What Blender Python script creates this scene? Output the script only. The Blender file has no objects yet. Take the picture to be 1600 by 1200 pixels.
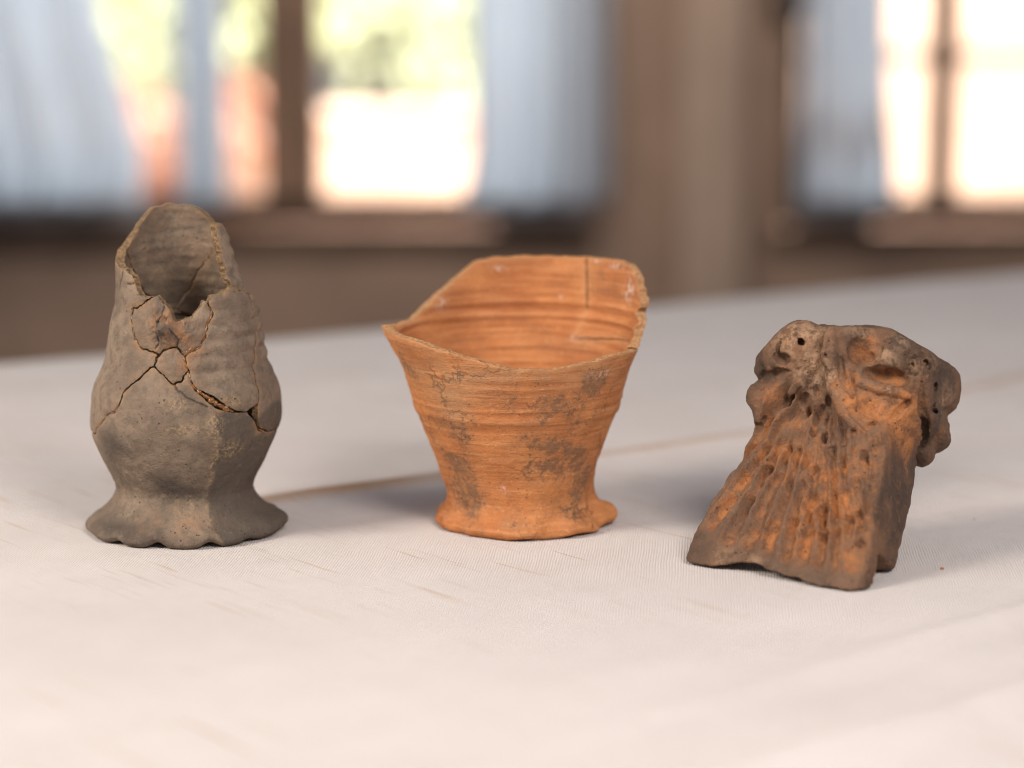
import bpy, math, random
import numpy as np
from mathutils import Vector, Matrix

S = bpy.context.scene
COL = S.collection
# ------------------------------------------------------------------ camera
CAM_H, PITCH = 0.19, math.radians(9.4)
cam = bpy.data.cameras.new('camera')
cam_ob = bpy.data.objects.new('camera', cam)
COL.objects.link(cam_ob)
cam_ob.location = (0, 0, CAM_H)
cam_ob.rotation_euler = (math.pi / 2 - PITCH, 0, 0)
cam.sensor_width = 36.0
cam.lens = 81.0
cam.clip_start = 0.02
cam.clip_end = 200
cam.dof.use_dof = True
cam.dof.focus_distance = 0.803
cam.dof.aperture_fstop = 4.4
S.camera = cam_ob
# ------------------------------------------------------------------ world and lamps
W = bpy.data.worlds.new('World')
S.world = W
W.use_nodes = True
wbg = W.node_tree.nodes['Background']
wbg.inputs[0].default_value = (0.90, 0.91, 1.0, 1)
wbg.inputs[1].default_value = 0.37


def area(name, loc, target, size, power, color, size_y=None):
    l = bpy.data.lights.new(name, 'AREA')
    l.energy = power
    l.color = color
    l.size = size
    if size_y:
        l.shape = 'RECTANGLE'
        l.size_y = size_y
    o = bpy.data.objects.new(name, l)
    COL.objects.link(o)
    o.location = loc
    d = Vector(target) - Vector(loc)
    o.rotation_euler = d.to_track_quat('-Z', 'Y').to_euler()
    return o


area('key_lamp', (-0.80, 0.42, 0.62), (0.0, 0.80, 0.04), 0.32, 10.8, (1.0, 0.90, 0.79))
area('fill_lamp', (0.34, 0.10, 0.66), (0.06, 0.66, 0.0), 0.34, 7.6, (1.0, 0.92, 0.87))
area('wall_fill', (0.0, 3.0, 1.2), (0.0, 4.0, 0.20), 0.8, 16.0, (1.0, 0.90, 0.80))  # added lamp out of view, brightens the window wall and curtains
area('daylight_outside', (0.3, 5.6, 2.4), (0.2, 8.4, -0.3), 2.0, 800.0, (1.0, 0.96, 0.90))
area('skylight_outside', (0.0, 7.4, 3.4), (0.0, 4.0, 0.3), 2.5, 1200.0, (0.90, 0.94, 1.0))
S.view_settings.view_transform = 'Standard'
S.view_settings.look = 'None'
S.view_settings.exposure = 0.0
S.view_settings.gamma = 1.0
S.view_settings.use_curve_mapping = False
S.cycles.use_denoising = True
S.cycles.max_bounces = 6
S.cycles.filter_width = 1.05
S.cycles.sample_clamp_indirect = 6.0


# ------------------------------------------------------------------ numeric helpers
def _hash(ix, iy, iz, seed):
    h = (ix.astype(np.uint32) * np.uint32(374761393) + iy.astype(np.uint32) * np.uint32(668265263)
         + iz.astype(np.uint32) * np.uint32(2147483647) + np.uint32((seed * 1274126177) & 0xffffffff))
    h = (h ^ (h >> np.uint32(13))) * np.uint32(1274126177)
    h = (h ^ (h >> np.uint32(16))) * np.uint32(2246822519)
    h = h ^ (h >> np.uint32(15))
    return h.astype(np.float32) / np.float32(2147483648.0) - np.float32(1.0)


def vnoise(x, y, z, seed=0):
    """value noise in -1..1"""
    x, y, z = np.broadcast_arrays(np.asarray(x, np.float32), np.asarray(y, np.float32), np.asarray(z, np.float32))
    fx, fy, fz = np.floor(x), np.floor(y), np.floor(z)
    ix, iy, iz = fx.astype(np.int64), fy.astype(np.int64), fz.astype(np.int64)
    tx, ty, tz = x - fx, y - fy, z - fz
    tx = tx * tx * (3 - 2 * tx); ty = ty * ty * (3 - 2 * ty); tz = tz * tz * (3 - 2 * tz)
    r = 0
    for a in (0, 1):
        for b in (0, 1):
            for c in (0, 1):
                w = (tx if a else 1 - tx) * (ty if b else 1 - ty) * (tz if c else 1 - tz)
                r = r + w * _hash(ix + a, iy + b, iz + c, seed)
    return r


def fbm(x, y, z, seed=0, octs=4, gain=0.5):
    a, s, t = 1.0, 0, 0
    for k in range(octs):
        f = 2.03 ** k
        s = s + a * vnoise(x * f + 7.1 * k, y * f + 3.7 * k, z * f + 1.9 * k, seed + k)
        t += a
        a *= gain
    return s / t


def sstep(a, b, x):
    t = np.clip((x - a) / (b - a), 0, 1)
    return t * t * (3 - 2 * t)


def smooth_curve(pts, step):
    """Catmull-Rom through pts, resampled evenly"""
    P = np.array(pts, float)
    P = np.vstack([2 * P[0] - P[1], P, 2 * P[-1] - P[-2]])
    out = []
    for i in range(1, len(P) - 2):
        t = np.linspace(0, 1, 24, endpoint=False)[:, None]
        a, b, c, d = P[i - 1], P[i], P[i + 1], P[i + 2]
        out.append(0.5 * ((2 * b) + (c - a) * t + (2 * a - 5 * b + 4 * c - d) * t ** 2 + (3 * b - a - 3 * c + d) * t ** 3))
    out.append(P[-2:-1])
    Q = np.vstack(out)
    s = np.r_[0, np.cumsum(np.linalg.norm(np.diff(Q, axis=0), axis=1))]
    n = int(s[-1] / step) + 1
    u = np.linspace(0, s[-1], n)
    return np.stack([np.interp(u, s, Q[:, k]) for k in range(Q.shape[1])], 1)


def poly_sdf(px, py, poly):
    """signed distance, positive inside"""
    V = np.array(poly, float)
    d = np.full(px.shape, 1e9)
    inside = np.zeros(px.shape, bool)
    n = len(V)
    for i in range(n):
        ax, ay = V[i]
        bx, by = V[(i + 1) % n]
        ex, ey = bx - ax, by - ay
        L = ex * ex + ey * ey
        if L < 1e-16:
            continue
        wx, wy = px - ax, py - ay
        t = np.clip((wx * ex + wy * ey) / L, 0, 1)
        d = np.minimum(d, (wx - ex * t) ** 2 + (wy - ey * t) ** 2)
        c = (ay > py) != (by > py)
        if ey != 0:
            inside ^= c & (px < ex * (py - ay) / ey + ax)
    d = np.sqrt(d)
    return np.where(inside, d, -d)


def line_dist(px, py, line):
    V = np.array(line, float)
    d = np.full(np.shape(px), 1e9)
    for i in range(len(V) - 1):
        ax, ay = V[i]
        ex, ey = V[i + 1] - V[i]
        L = ex * ex + ey * ey
        wx, wy = px - ax, py - ay
        t = np.clip((wx * ex + wy * ey) / L, 0, 1)
        d = np.minimum(d, (wx - ex * t) ** 2 + (wy - ey * t) ** 2)
    return np.sqrt(d)


# ------------------------------------------------------------------ object helpers
def mesh_obj(name, verts, faces, mat=None, parent=None, smooth=True, attrs=None):
    me = bpy.data.meshes.new(name)
    me.from_pydata([tuple(v) for v in verts] if not isinstance(verts, np.ndarray) else verts.tolist(), [], faces)
    me.update()
    if smooth:
        me.polygons.foreach_set('use_smooth', np.ones(len(me.polygons), bool))
    if attrs:
        for k, v in attrs.items():
            a = me.attributes.new(k, 'FLOAT', 'POINT')
            a.data.foreach_set('value', np.asarray(v, np.float32))
    if mat:
        me.materials.append(mat)
    o = bpy.data.objects.new(name, me)
    COL.objects.link(o)
    if parent:
        o.parent = parent
    return o


def empty(name, loc, label=None, cat=None, group=None):
    o = bpy.data.objects.new(name, None)
    COL.objects.link(o)
    o.location = loc
    o.empty_display_size = 0.02
    if label:
        tag(o, label, cat, group)
    return o


def tag(o, label=None, cat=None, group=None, kind=None):
    if label: o['label'] = label
    if cat: o['category'] = cat
    if group: o['group'] = group
    if kind: o['kind'] = kind
    return o


class MB:
    """collects boxes and prisms into one mesh"""
    def __init__(s):
        s.v, s.f = [], []

    def box(s, x0, x1, y0, y1, z0, z1, bev=0.0):
        n = len(s.v)
        if bev <= 0:
            s.v += [(x, y, z) for z in (z0, z1) for x, y in ((x0, y0), (x1, y0), (x1, y1), (x0, y1))]
            s.f += [(n, n + 3, n + 2, n + 1), (n + 4, n + 5, n + 6, n + 7)]
            s.f += [(n + i, n + (i + 1) % 4, n + 4 + (i + 1) % 4, n + 4 + i) for i in range(4)]
        else:
            b = bev
            rings = [(z0, b), (z0 + b, 0), (z1 - b, 0), (z1, b)]
            for z, k in rings:
                s.v += [(x0 + b, y0 + k, z), (x1 - b, y0 + k, z), (x1 - k, y0 + b, z), (x1 - k, y1 - b, z),
                        (x1 - b, y1 - k, z), (x0 + b, y1 - k, z), (x0 + k, y1 - b, z), (x0 + k, y0 + b, z)]
            s.f.append(tuple(n + i for i in range(7, -1, -1)))
            s.f.append(tuple(n + 24 + i for i in range(8)))
            for r in range(3):
                for i in range(8):
                    j = (i + 1) % 8
                    s.f.append((n + 8 * r + i, n + 8 * r + j, n + 8 * r + 8 + j, n + 8 * r + 8 + i))
        return s

    def build(s, name, mat, parent=None, smooth=False):
        return mesh_obj(name, s.v, s.f, mat, parent, smooth)


# ------------------------------------------------------------------ material helpers
def new_mat(name):
    m = bpy.data.materials.new(name)
    m.use_nodes = True
    nt = m.node_tree
    b = nt.nodes['Principled BSDF']
    return m, nt, b


class N:
    """thin wrapper for node building"""
    def __init__(s, nt):
        s.nt = nt
        tc = nt.nodes.new('ShaderNodeTexCoord')
        s.obj = tc.outputs['Object']

    def link(s, a, b):
        s.nt.links.new(a, b)

    def put(s, sock, v):
        if isinstance(v, bpy.types.NodeSocket):
            s.nt.links.new(v, sock)
        else:
            sock.default_value = v

    def attr(s, name):
        n = s.nt.nodes.new('ShaderNodeAttribute')
        n.attribute_name = name
        return n.outputs['Fac']

    def noise(s, scale, detail=4, rough=0.55, vec=None, dist=0.0, out='Fac'):
        n = s.nt.nodes.new('ShaderNodeTexNoise')
        n.inputs['Scale'].default_value = scale
        n.inputs['Detail'].default_value = detail
        n.inputs['Roughness'].default_value = rough
        n.inputs['Distortion'].default_value = dist
        s.link(vec or s.obj, n.inputs['Vector'])
        return n.outputs[out]

    def voronoi(s, scale, vec=None, feature='F1'):
        n = s.nt.nodes.new('ShaderNodeTexVoronoi')
        n.feature = feature
        n.inputs['Scale'].default_value = scale
        s.link(vec or s.obj, n.inputs['Vector'])
        return n.outputs['Distance']

    def mapping(s, scale=(1, 1, 1), rot=(0, 0, 0), loc=(0, 0, 0), vec=None):
        n = s.nt.nodes.new('ShaderNodeMapping')
        n.inputs['Scale'].default_value = scale
        n.inputs['Rotation'].default_value = rot
        n.inputs['Location'].default_value = loc
        s.link(vec or s.obj, n.inputs['Vector'])
        return n.outputs['Vector']

    def math(s, op, a, b=0.0, c=0.0):
        n = s.nt.nodes.new('ShaderNodeMath')
        n.operation = op
        s.put(n.inputs[0], a)
        s.put(n.inputs[1], b)
        if len(n.inputs) > 2:
            s.put(n.inputs[2], c)
        return n.outputs[0]

    def ramp(s, v, a, b, lo=0.0, hi=1.0):
        n = s.nt.nodes.new('ShaderNodeMapRange')
        n.interpolation_type = 'SMOOTHSTEP'
        s.put(n.inputs['Value'], v)
        n.inputs['From Min'].default_value = a
        n.inputs['From Max'].default_value = b
        n.inputs['To Min'].default_value = lo
        n.inputs['To Max'].default_value = hi
        return n.outputs[0]

    def mix(s, fac, a, b, mode='MIX'):
        n = s.nt.nodes.new('ShaderNodeMix')
        n.data_type = 'RGBA'
        n.blend_type = mode
        s.put(n.inputs[0], fac)
        for sock, v in ((n.inputs[6], a), (n.inputs[7], b)):
            if isinstance(v, bpy.types.NodeSocket):
                s.link(v, sock)
            else:
                sock.default_value = (*v, 1)
        return n.outputs[2]

    def bump(s, h, strength, dist, normal=None):
        n = s.nt.nodes.new('ShaderNodeBump')
        n.inputs['Strength'].default_value = strength
        n.inputs['Distance'].default_value = dist
        s.link(h, n.inputs['Height'])
        if normal:
            s.link(normal, n.inputs['Normal'])
        return n.outputs['Normal']

    def sep(s, vec):
        n = s.nt.nodes.new('ShaderNodeSeparateXYZ')
        s.link(vec, n.inputs[0])
        return n.outputs


def finish(n, b, color, rough=0.85, normal=None, spec=0.25):
    n.put(b.inputs['Base Color'], color if isinstance(color, bpy.types.NodeSocket) else (*color, 1))
    n.put(b.inputs['Roughness'], rough)
    b.inputs['Specular IOR Level'].default_value = spec
    if normal:
        n.link(normal, b.inputs['Normal'])


def plain_mat(name, color, var=0.25, scale=8.0, rough=0.7, spec=0.3, bump=0.0):
    m, nt, b = new_mat(name)
    n = N(nt)
    k = n.noise(scale, 5)
    c = n.mix(n.ramp(k, 0.3, 0.7), tuple(x * (1 - var) for x in color), tuple(min(1, x * (1 + var)) for x in color))
    finish(n, b, c, rough, n.bump(k, bump, 0.01) if bump else None, spec)
    return m


# ------------------------------------------------------------------ materials
def mat_grey():
    m, nt, b = new_mat('grey_earthenware')
    n = N(nt)
    big = n.noise(55, 5, 0.6)
    mid = n.noise(240, 5, 0.6)
    fine = n.noise(1500, 3, 0.6)
    c = n.mix(n.ramp(big, 0.32, 0.66), (0.158, 0.115, 0.083), (0.256, 0.190, 0.136))
    c = n.mix(n.math('MULTIPLY', n.ramp(mid, 0.45, 0.66), 0.6), c, (0.115, 0.088, 0.066))
    # dark soot patches
    st = n.math('MULTIPLY', n.attr('stain_shade'), n.ramp(n.noise(150, 6, 0.72), 0.24, 0.50))
    c = n.mix(n.math('MULTIPLY', st, 0.85), c, (0.052, 0.043, 0.038))
    c = n.mix(n.math('MULTIPLY', n.attr('shade_zone'), 0.78), c, (0.074, 0.061, 0.051))  # shade of the jar's right side, painted over the clay colour
    # ochre scuffs
    pale = n.math('MULTIPLY', n.attr('pale'), n.ramp(n.noise(760, 7, 0.78), 0.46, 0.60))
    c = n.mix(n.math('MULTIPLY', pale, 0.62), c, (0.50, 0.345, 0.165))
    # orange fired clay on scars
    sc = n.math('MULTIPLY', n.attr('scar'), n.ramp(n.noise(190, 5, 0.65), 0.40, 0.62))
    c = n.mix(n.math('MULTIPLY', sc, 0.7), c, (0.34, 0.165, 0.075))
    # dark pores
    po = n.ramp(n.voronoi(420), 0.10, 0.17, 1.0, 0.0)
    po = n.math('MULTIPLY', po, n.ramp(n.noise(90, 2), 0.50, 0.62))
    c = n.mix(n.math('MULTIPLY', po, 0.7), c, (0.05, 0.04, 0.032))
    # fresh fracture
    fr = n.attr('frac')
    gran = n.noise(700, 6, 0.75)
    fc = n.mix(n.ramp(gran, 0.34, 0.66), (0.15, 0.095, 0.055), (0.40, 0.255, 0.13))
    c = n.mix(fr, c, fc)
    # worn orange lip beside a break
    ed = n.math('MULTIPLY', n.attr('edge'), n.ramp(n.noise(300, 4), 0.42, 0.60))
    c = n.mix(n.math('MULTIPLY', ed, 0.55), c, (0.36, 0.195, 0.085))
    c = n.mix(n.math('MULTIPLY', n.attr('hair'), 0.9), c, (0.035, 0.026, 0.02))
    c = n.mix(n.ramp(n.noise(600, 6, 0.75), 0.50, 0.68, 0.0, 0.38), c, (0.085, 0.064, 0.050))
    c = n.mix(n.ramp(n.noise(470, 6, 0.75), 0.56, 0.72, 0.0, 0.35), c, (0.31, 0.235, 0.165))
    h = n.math('ADD', n.math('MULTIPLY', fine, 0.5), n.math('MULTIPLY', mid, 1.2))
    h = n.math('SUBTRACT', h, n.math('MULTIPLY', po, 0.8))
    h = n.math('ADD', h, n.math('MULTIPLY', n.math('MULTIPLY', gran, fr), 2.5))
    finish(n, b, c, n.ramp(big, 0.3, 0.7, 0.72, 0.9), n.bump(h, 1.0, 0.0007), 0.22)
    return m


def mat_orange():
    m, nt, b = new_mat('orange_earthenware')
    n = N(nt)
    big = n.noise(48, 5, 0.6)
    mid = n.noise(260, 5, 0.62)
    fine = n.noise(1700, 3, 0.6)
    streak = n.noise(1.0, 5, 0.6, n.mapping((38, 38, 620)))
    c = n.mix(n.ramp(big, 0.30, 0.68), (0.40, 0.138, 0.046), (0.535, 0.213, 0.073))
    c = n.mix(n.math('MULTIPLY', n.ramp(streak, 0.46, 0.68), 0.35), c, (0.70, 0.35, 0.165))
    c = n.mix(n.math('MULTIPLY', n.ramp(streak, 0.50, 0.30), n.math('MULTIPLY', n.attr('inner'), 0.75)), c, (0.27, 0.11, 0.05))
    # greyish ochre film
    pale = n.math('MULTIPLY', n.attr('pale'), n.ramp(n.noise(70, 6, 0.65), 0.36, 0.56))
    c = n.mix(n.math('MULTIPLY', pale, 0.75), c, (0.36, 0.225, 0.125))
    # burial stains: broken up, finely speckled
    fineN = n.noise(430, 9, 0.80, None, 0.25)
    dens = n.math('MULTIPLY', n.attr('stain_shade'), n.ramp(n.noise(75, 5, 0.62), 0.36, 0.62, 0.15, 1.0))
    st = n.ramp(n.math('SUBTRACT', fineN, n.math('SUBTRACT', 0.70, n.math('MULTIPLY', dens, 0.27))), -0.04, 0.09)
    c = n.mix(n.math('MULTIPLY', st, 0.84), c, n.mix(n.noise(200, 3), (0.075, 0.045, 0.030), (0.20, 0.115, 0.066)))
    c = n.mix(n.math('MULTIPLY', dens, 0.48), c, (0.26, 0.135, 0.07))
    c = n.mix(n.ramp(n.noise(900, 4, 0.65), 0.52, 0.70, 0.0, 0.40), c, (0.30, 0.125, 0.055))
    c = n.mix(n.ramp(n.noise(650, 4, 0.65), 0.56, 0.72, 0.0, 0.38), c, (0.68, 0.36, 0.165))
    # thin dark root lines
    vo = n.nt.nodes.new('ShaderNodeTexVoronoi'); vo.feature = 'DISTANCE_TO_EDGE'; vo.inputs['Scale'].default_value = 95
    dv = n.nt.nodes.new('ShaderNodeVectorMath'); dv.operation = 'ADD'
    n.link(n.obj, dv.inputs[0])
    sm = n.nt.nodes.new('ShaderNodeVectorMath'); sm.operation = 'SCALE'; sm.inputs['Scale'].default_value = 0.012
    n.link(n.noise(180, 4, 0.6, None, 0.0, 'Color'), sm.inputs[0]); n.link(sm.outputs[0], dv.inputs[1]); n.link(dv.outputs[0], vo.inputs['Vector'])
    root = n.math('MULTIPLY', n.ramp(vo.outputs['Distance'], 0.015, 0.05, 1.0, 0.0), n.ramp(n.noise(60, 3), 0.52, 0.66))
    root = n.math('MULTIPLY', root, n.math('SUBTRACT', 1.0, n.attr('inner')))
    c = n.mix(n.math('MULTIPLY', root, 0.5), c, (0.13, 0.08, 0.05))
    po = n.math('MULTIPLY', n.ramp(n.voronoi(480), 0.08, 0.14, 1.0, 0.0), n.ramp(n.noise(110, 2), 0.52, 0.6))
    c = n.mix(n.math('MULTIPLY', po, 0.75), c, (0.07, 0.04, 0.028))
    # chalky white specks
    wh = n.math('MULTIPLY', n.attr('white'), n.ramp(n.noise(600, 4), 0.46, 0.58))
    c = n.mix(n.math('MULTIPLY', wh, 0.75), c, (0.72, 0.62, 0.55))
    fr = n.attr('frac')
    gran = n.noise(1000, 4, 0.7)
    fc = n.mix(n.ramp(gran, 0.38, 0.66), (0.42, 0.21, 0.095), (0.66, 0.38, 0.19))
    fc = n.mix(n.ramp(n.noise(420, 3), 0.62, 0.70, 0, 0.7), fc, (0.16, 0.10, 0.06))
    c = n.mix(fr, c, fc)
    c = n.mix(n.math('MULTIPLY', n.attr('edge'), 0.45), c, (0.66, 0.36, 0.17))
    c = n.mix(n.math('MULTIPLY', n.attr('hair'), 0.85), c, (0.12, 0.05, 0.025))
    h = n.math('ADD', n.math('MULTIPLY', fine, 0.45), n.math('MULTIPLY', mid, 0.9))
    h = n.math('ADD', h, n.math('MULTIPLY', streak, 0.7))
    h = n.math('SUBTRACT', h, n.math('MULTIPLY', po, 0.9))
    h = n.math('SUBTRACT', h, n.math('MULTIPLY', root, 0.4))
    h = n.math('ADD', h, n.math('MULTIPLY', n.math('MULTIPLY', gran, fr), 2.2))
    finish(n, b, c, 0.86, n.bump(h, 1.0, 0.0007), 0.2)
    return m


def mat_brown():
    m, nt, b = new_mat('smoked_brown_earthenware')
    n = N(nt)
    big = n.noise(60, 6, 0.62)
    mid = n.noise(300, 6, 0.66)
    fine = n.noise(1300, 4, 0.65)
    c = n.mix(n.ramp(big, 0.38, 0.62), (0.078, 0.044, 0.027), (0.190, 0.098, 0.053))
    og = n.math('MULTIPLY', n.ramp(n.math('ADD', n.noise(150, 7, 0.72), n.math('MULTIPLY', n.attr('orange'), 0.22)), 0.56, 0.70), 0.7)
    c = n.mix(og, c, (0.34, 0.135, 0.050))
    c = n.mix(n.math('MULTIPLY', n.attr('crest'), n.ramp(mid, 0.35, 0.68, 0.85, 0.2)), c, (0.172, 0.106, 0.070))
    c = n.mix(n.math('MULTIPLY', n.attr('orange'), n.ramp(mid, 0.30, 0.58, 0.25, 0.95)), c, (0.50, 0.190, 0.058))
    pale = n.math('MULTIPLY', n.attr('pale'), n.ramp(n.noise(250, 5, 0.7), 0.40, 0.58))
    c = n.mix(n.math('MULTIPLY', pale, 0.8), c, (0.46, 0.285, 0.17))
    c = n.mix(n.math('MULTIPLY', n.attr('stain_shade'), n.ramp(n.noise(170, 5, 0.7), 0.28, 0.56, 0.45, 0.95)), c, (0.045, 0.033, 0.027))  # dark patches, plus shade painted into the stab heads
    # lighter scuffs and dark soot flecks, fine
    c = n.mix(n.ramp(n.noise(520, 6, 0.75), 0.56, 0.70, 0.0, 0.5), c, (0.34, 0.185, 0.10))
    c = n.mix(n.ramp(n.noise(430, 6, 0.75), 0.56, 0.70, 0.0, 0.55), c, (0.060, 0.040, 0.030))
    po = n.math('MULTIPLY', n.ramp(n.voronoi(380), 0.1, 0.17, 1.0, 0.0), n.ramp(n.noise(80, 2), 0.48, 0.6))
    c = n.mix(n.math('MULTIPLY', po, 0.6), c, (0.035, 0.025, 0.02))
    h = n.math('ADD', n.math('MULTIPLY', fine, 0.7), n.math('MULTIPLY', mid, 1.8))
    h = n.math('SUBTRACT', h, n.math('MULTIPLY', po, 0.8))
    finish(n, b, c, n.ramp(big, 0.3, 0.7, 0.58, 0.85), n.bump(h, 1.0, 0.0008), 0.3)
    return m


def mat_glue():
    m, nt, b = new_mat('amber_glue')
    n = N(nt)
    c = n.mix(n.noise(400, 3), (0.10, 0.035, 0.008), (0.30, 0.13, 0.035))
    finish(n, b, c, 0.22, None, 0.5)
    b.inputs['Transmission Weight'].default_value = 0.15
    return m


CLOTH_ROT = math.radians(40)


def mat_cloth():
    m, nt, b = new_mat('cream_woven_cloth')
    n = N(nt)
    wob = n.nt.nodes.new('ShaderNodeVectorMath'); wob.operation = 'SCALE'; wob.inputs['Scale'].default_value = 0.0012
    n.link(n.noise(60, 3, 0.5, None, 0, 'Color'), wob.inputs[0])
    ad = n.nt.nodes.new('ShaderNodeVectorMath'); ad.operation = 'ADD'
    n.link(n.obj, ad.inputs[0]); n.link(wob.outputs[0], ad.inputs[1])
    uv = n.mapping((1, 1, 1), (0, 0, 0), (0, 0, 0), ad.outputs[0])
    x, y, z = n.sep(uv)
    P = 2 * math.pi / 0.00135
    sx = n.math('SINE', n.math('MULTIPLY', x, P))
    sy = n.math('SINE', n.math('MULTIPLY', y, P))
    wv = n.math('MULTIPLY', sx, sy)                        # plain weave: over, under
    thr = n.math('ADD', n.math('MULTIPLY', wv, 0.5), n.math('MULTIPLY', n.math('ADD', n.math('ABSOLUTE', sx), n.math('ABSOLUTE', sy)), 0.35))
    base = n.mix(n.ramp(n.noise(9, 4), 0.3, 0.7), (0.690, 0.628, 0.598), (0.742, 0.685, 0.655))
    wm = n.ramp(n.noise(70, 4, 0.6), 0.35, 0.65, 0.45, 1.0)
    base = n.mix(n.math('MULTIPLY', n.ramp(thr, 0.55, -0.35, 0.0, 0.55), wm), base, (0.46, 0.39, 0.345))
    # irregular threads along both directions
    tx = n.noise(1.0, 3, 0.6, n.mapping((14, 1300, 14), vec=uv))
    ty = n.noise(1.0, 3, 0.6, n.mapping((1300, 14, 14), vec=uv))
    base = n.mix(n.ramp(tx, 0.55, 0.75, 0, 0.22), base, (0.60, 0.49, 0.40))
    base = n.mix(n.ramp(ty, 0.55, 0.75, 0, 0.22), base, (0.62, 0.52, 0.43))
    # tan slubs: long thin coarse threads
    sl = n.noise(1.0, 2, 0.5, n.mapping((520, 13, 13), vec=uv))
    sl2 = n.noise(1.0, 2, 0.5, n.mapping((6, 6, 6), loc=(3, 1, 0), vec=uv))
    slm = n.math('MULTIPLY', n.ramp(sl, 0.635, 0.675), n.ramp(sl2, 0.44, 0.54))
    base = n.mix(n.math('MULTIPLY', slm, 0.62), base, (0.50, 0.34, 0.21))
    # yellowed fold line
    base = n.mix(n.math('MULTIPLY', n.attr('fold'), n.ramp(n.noise(22, 4), 0.25, 0.7, 0.55, 1.0)), base, (0.44, 0.245, 0.115))
    h = n.math('ADD', thr, n.math('MULTIPLY', n.math('ADD', tx, ty), 0.8))
    finish(n, b, base, 0.92, n.bump(h, 1.0, 0.0004), 0.12)
    b.inputs['Sheen Weight'].default_value = 0.08
    return m


M_GREY, M_ORANGE, M_BROWN, M_GLUE, M_CLOTH = mat_grey(), mat_orange(), mat_brown(), mat_glue(), mat_cloth()
M_WALL = plain_mat('brown_plaster', (0.31, 0.208, 0.150), 0.18, 3.0, 0.8)
M_POST = plain_mat('pale_brown_post', (0.375, 0.272, 0.205), 0.12, 4.0, 0.75)
M_WOOD = plain_mat('dark_wood', (0.20, 0.118, 0.075), 0.25, 6.0, 0.55)
M_FRAME = plain_mat('brown_frame_wood', (0.115, 0.076, 0.055), 0.15, 6.0, 0.9, 0.02)
M_TABLE = plain_mat('table_wood', (0.16, 0.09, 0.05), 0.3, 12.0, 0.5)
M_FLOOR = plain_mat('floor_wood', (0.10, 0.065, 0.045), 0.3, 4.0, 0.6)
M_DARK = plain_mat('blackened_iron', (0.03, 0.024, 0.022), 0.2, 20.0, 0.5)
M_BRICK = plain_mat('sunlit_brick', (0.72, 0.49, 0.385), 0.22, 1.3, 0.9)
M_EARTH = plain_mat('garden_earth', (0.45, 0.30, 0.20), 0.2, 1.5, 0.9)
M_LEAF = plain_mat('leaf', (0.62, 0.63, 0.42), 0.35, 3.0, 0.6)
M_REDLEAF = plain_mat('reddish_leaf', (0.50, 0.26, 0.18), 0.3, 3.0, 0.6)
M_BARK = plain_mat('bark', (0.10, 0.07, 0.05), 0.2, 20.0, 0.9)


def mat_glass():
    m = bpy.data.materials.new('window_glass')
    m.use_nodes = True
    nt = m.node_tree
    nt.nodes.clear()
    o = nt.nodes.new('ShaderNodeOutputMaterial')
    t = nt.nodes.new('ShaderNodeBsdfTransparent'); t.inputs[0].default_value = (0.93, 0.96, 0.95, 1)
    g = nt.nodes.new('ShaderNodeBsdfGlossy'); g.inputs['Roughness'].default_value = 0.02
    f = nt.nodes.new('ShaderNodeFresnel'); f.inputs[0].default_value = 1.45
    x = nt.nodes.new('ShaderNodeMixShader')
    nt.links.new(f.outputs[0], x.inputs[0]); nt.links.new(t.outputs[0], x.inputs[1]); nt.links.new(g.outputs[0], x.inputs[2])
    nt.links.new(x.outputs[0], o.inputs[0])
    return m


def mat_curtain():
    m = bpy.data.materials.new('sheer_curtain')
    m.use_nodes = True
    nt = m.node_tree
    nt.nodes.clear()
    o = nt.nodes.new('ShaderNodeOutputMaterial')
    d = nt.nodes.new('ShaderNodeBsdfDiffuse')
    t = nt.nodes.new('ShaderNodeBsdfTranslucent')
    n = N(nt)
    c = n.mix(n.noise(6, 4), (0.71, 0.74, 0.79), (0.80, 0.83, 0.87))
    n.link(c, d.inputs[0]); n.link(c, t.inputs[0])
    x = nt.nodes.new('ShaderNodeMixShader'); x.inputs[0].default_value = 0.72
    nt.links.new(d.outputs[0], x.inputs[1]); nt.links.new(t.outputs[0], x.inputs[2])
    nt.links.new(x.outputs[0], o.inputs[0])
    return m


M_GLASS, M_CURTAIN = mat_glass(), mat_curtain()

# ================================================================== SETTING
T_ANG = math.radians(33.5)
TU = np.array([math.cos(T_ANG), math.sin(T_ANG)])
TV = np.array([-math.sin(T_ANG), math.cos(T_ANG)])
U0, U1, V0, V1 = -0.35, 1.75, 0.22, 1.1645        # table top in its own axes
TZ = -0.75                                        # floor below the table top


def rot_frame(o, ang):
    o.rotation_euler = (0, 0, ang)
    return o


fl = MB().box(-3.2, 3.6, -1.2, 4.0, TZ - 0.05, TZ).build('floor', M_FLOOR)
tag(fl, kind='structure')

# the table under the cloth
tb = empty('table', (0, 0, TZ), 'wooden table underneath the cream cloth', 'table')
rot_frame(tb, T_ANG)
MB().box(U0, U1, V0, V1, 0.715, 0.7465, 0.004).build('tabletop', M_TABLE, tb)
for lu in (U0 + 0.08, U1 - 0.14):
    for lv in (V0 + 0.06, V1 - 0.12):
        MB().box(lu, lu + 0.06, lv, lv + 0.06, 0.0, 0.714, 0.004).build('leg', M_TABLE, tb)

# ------------------------------------------------------------------ tablecloth: one draped sheet, built in the cloth's own axes
OBJ_SPOTS = [(-0.1201, 0.8246, 0.042), (0.0036, 0.8354, 0.040), (0.098, 0.757, 0.050), (0.118, 0.765, 0.05)]


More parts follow.
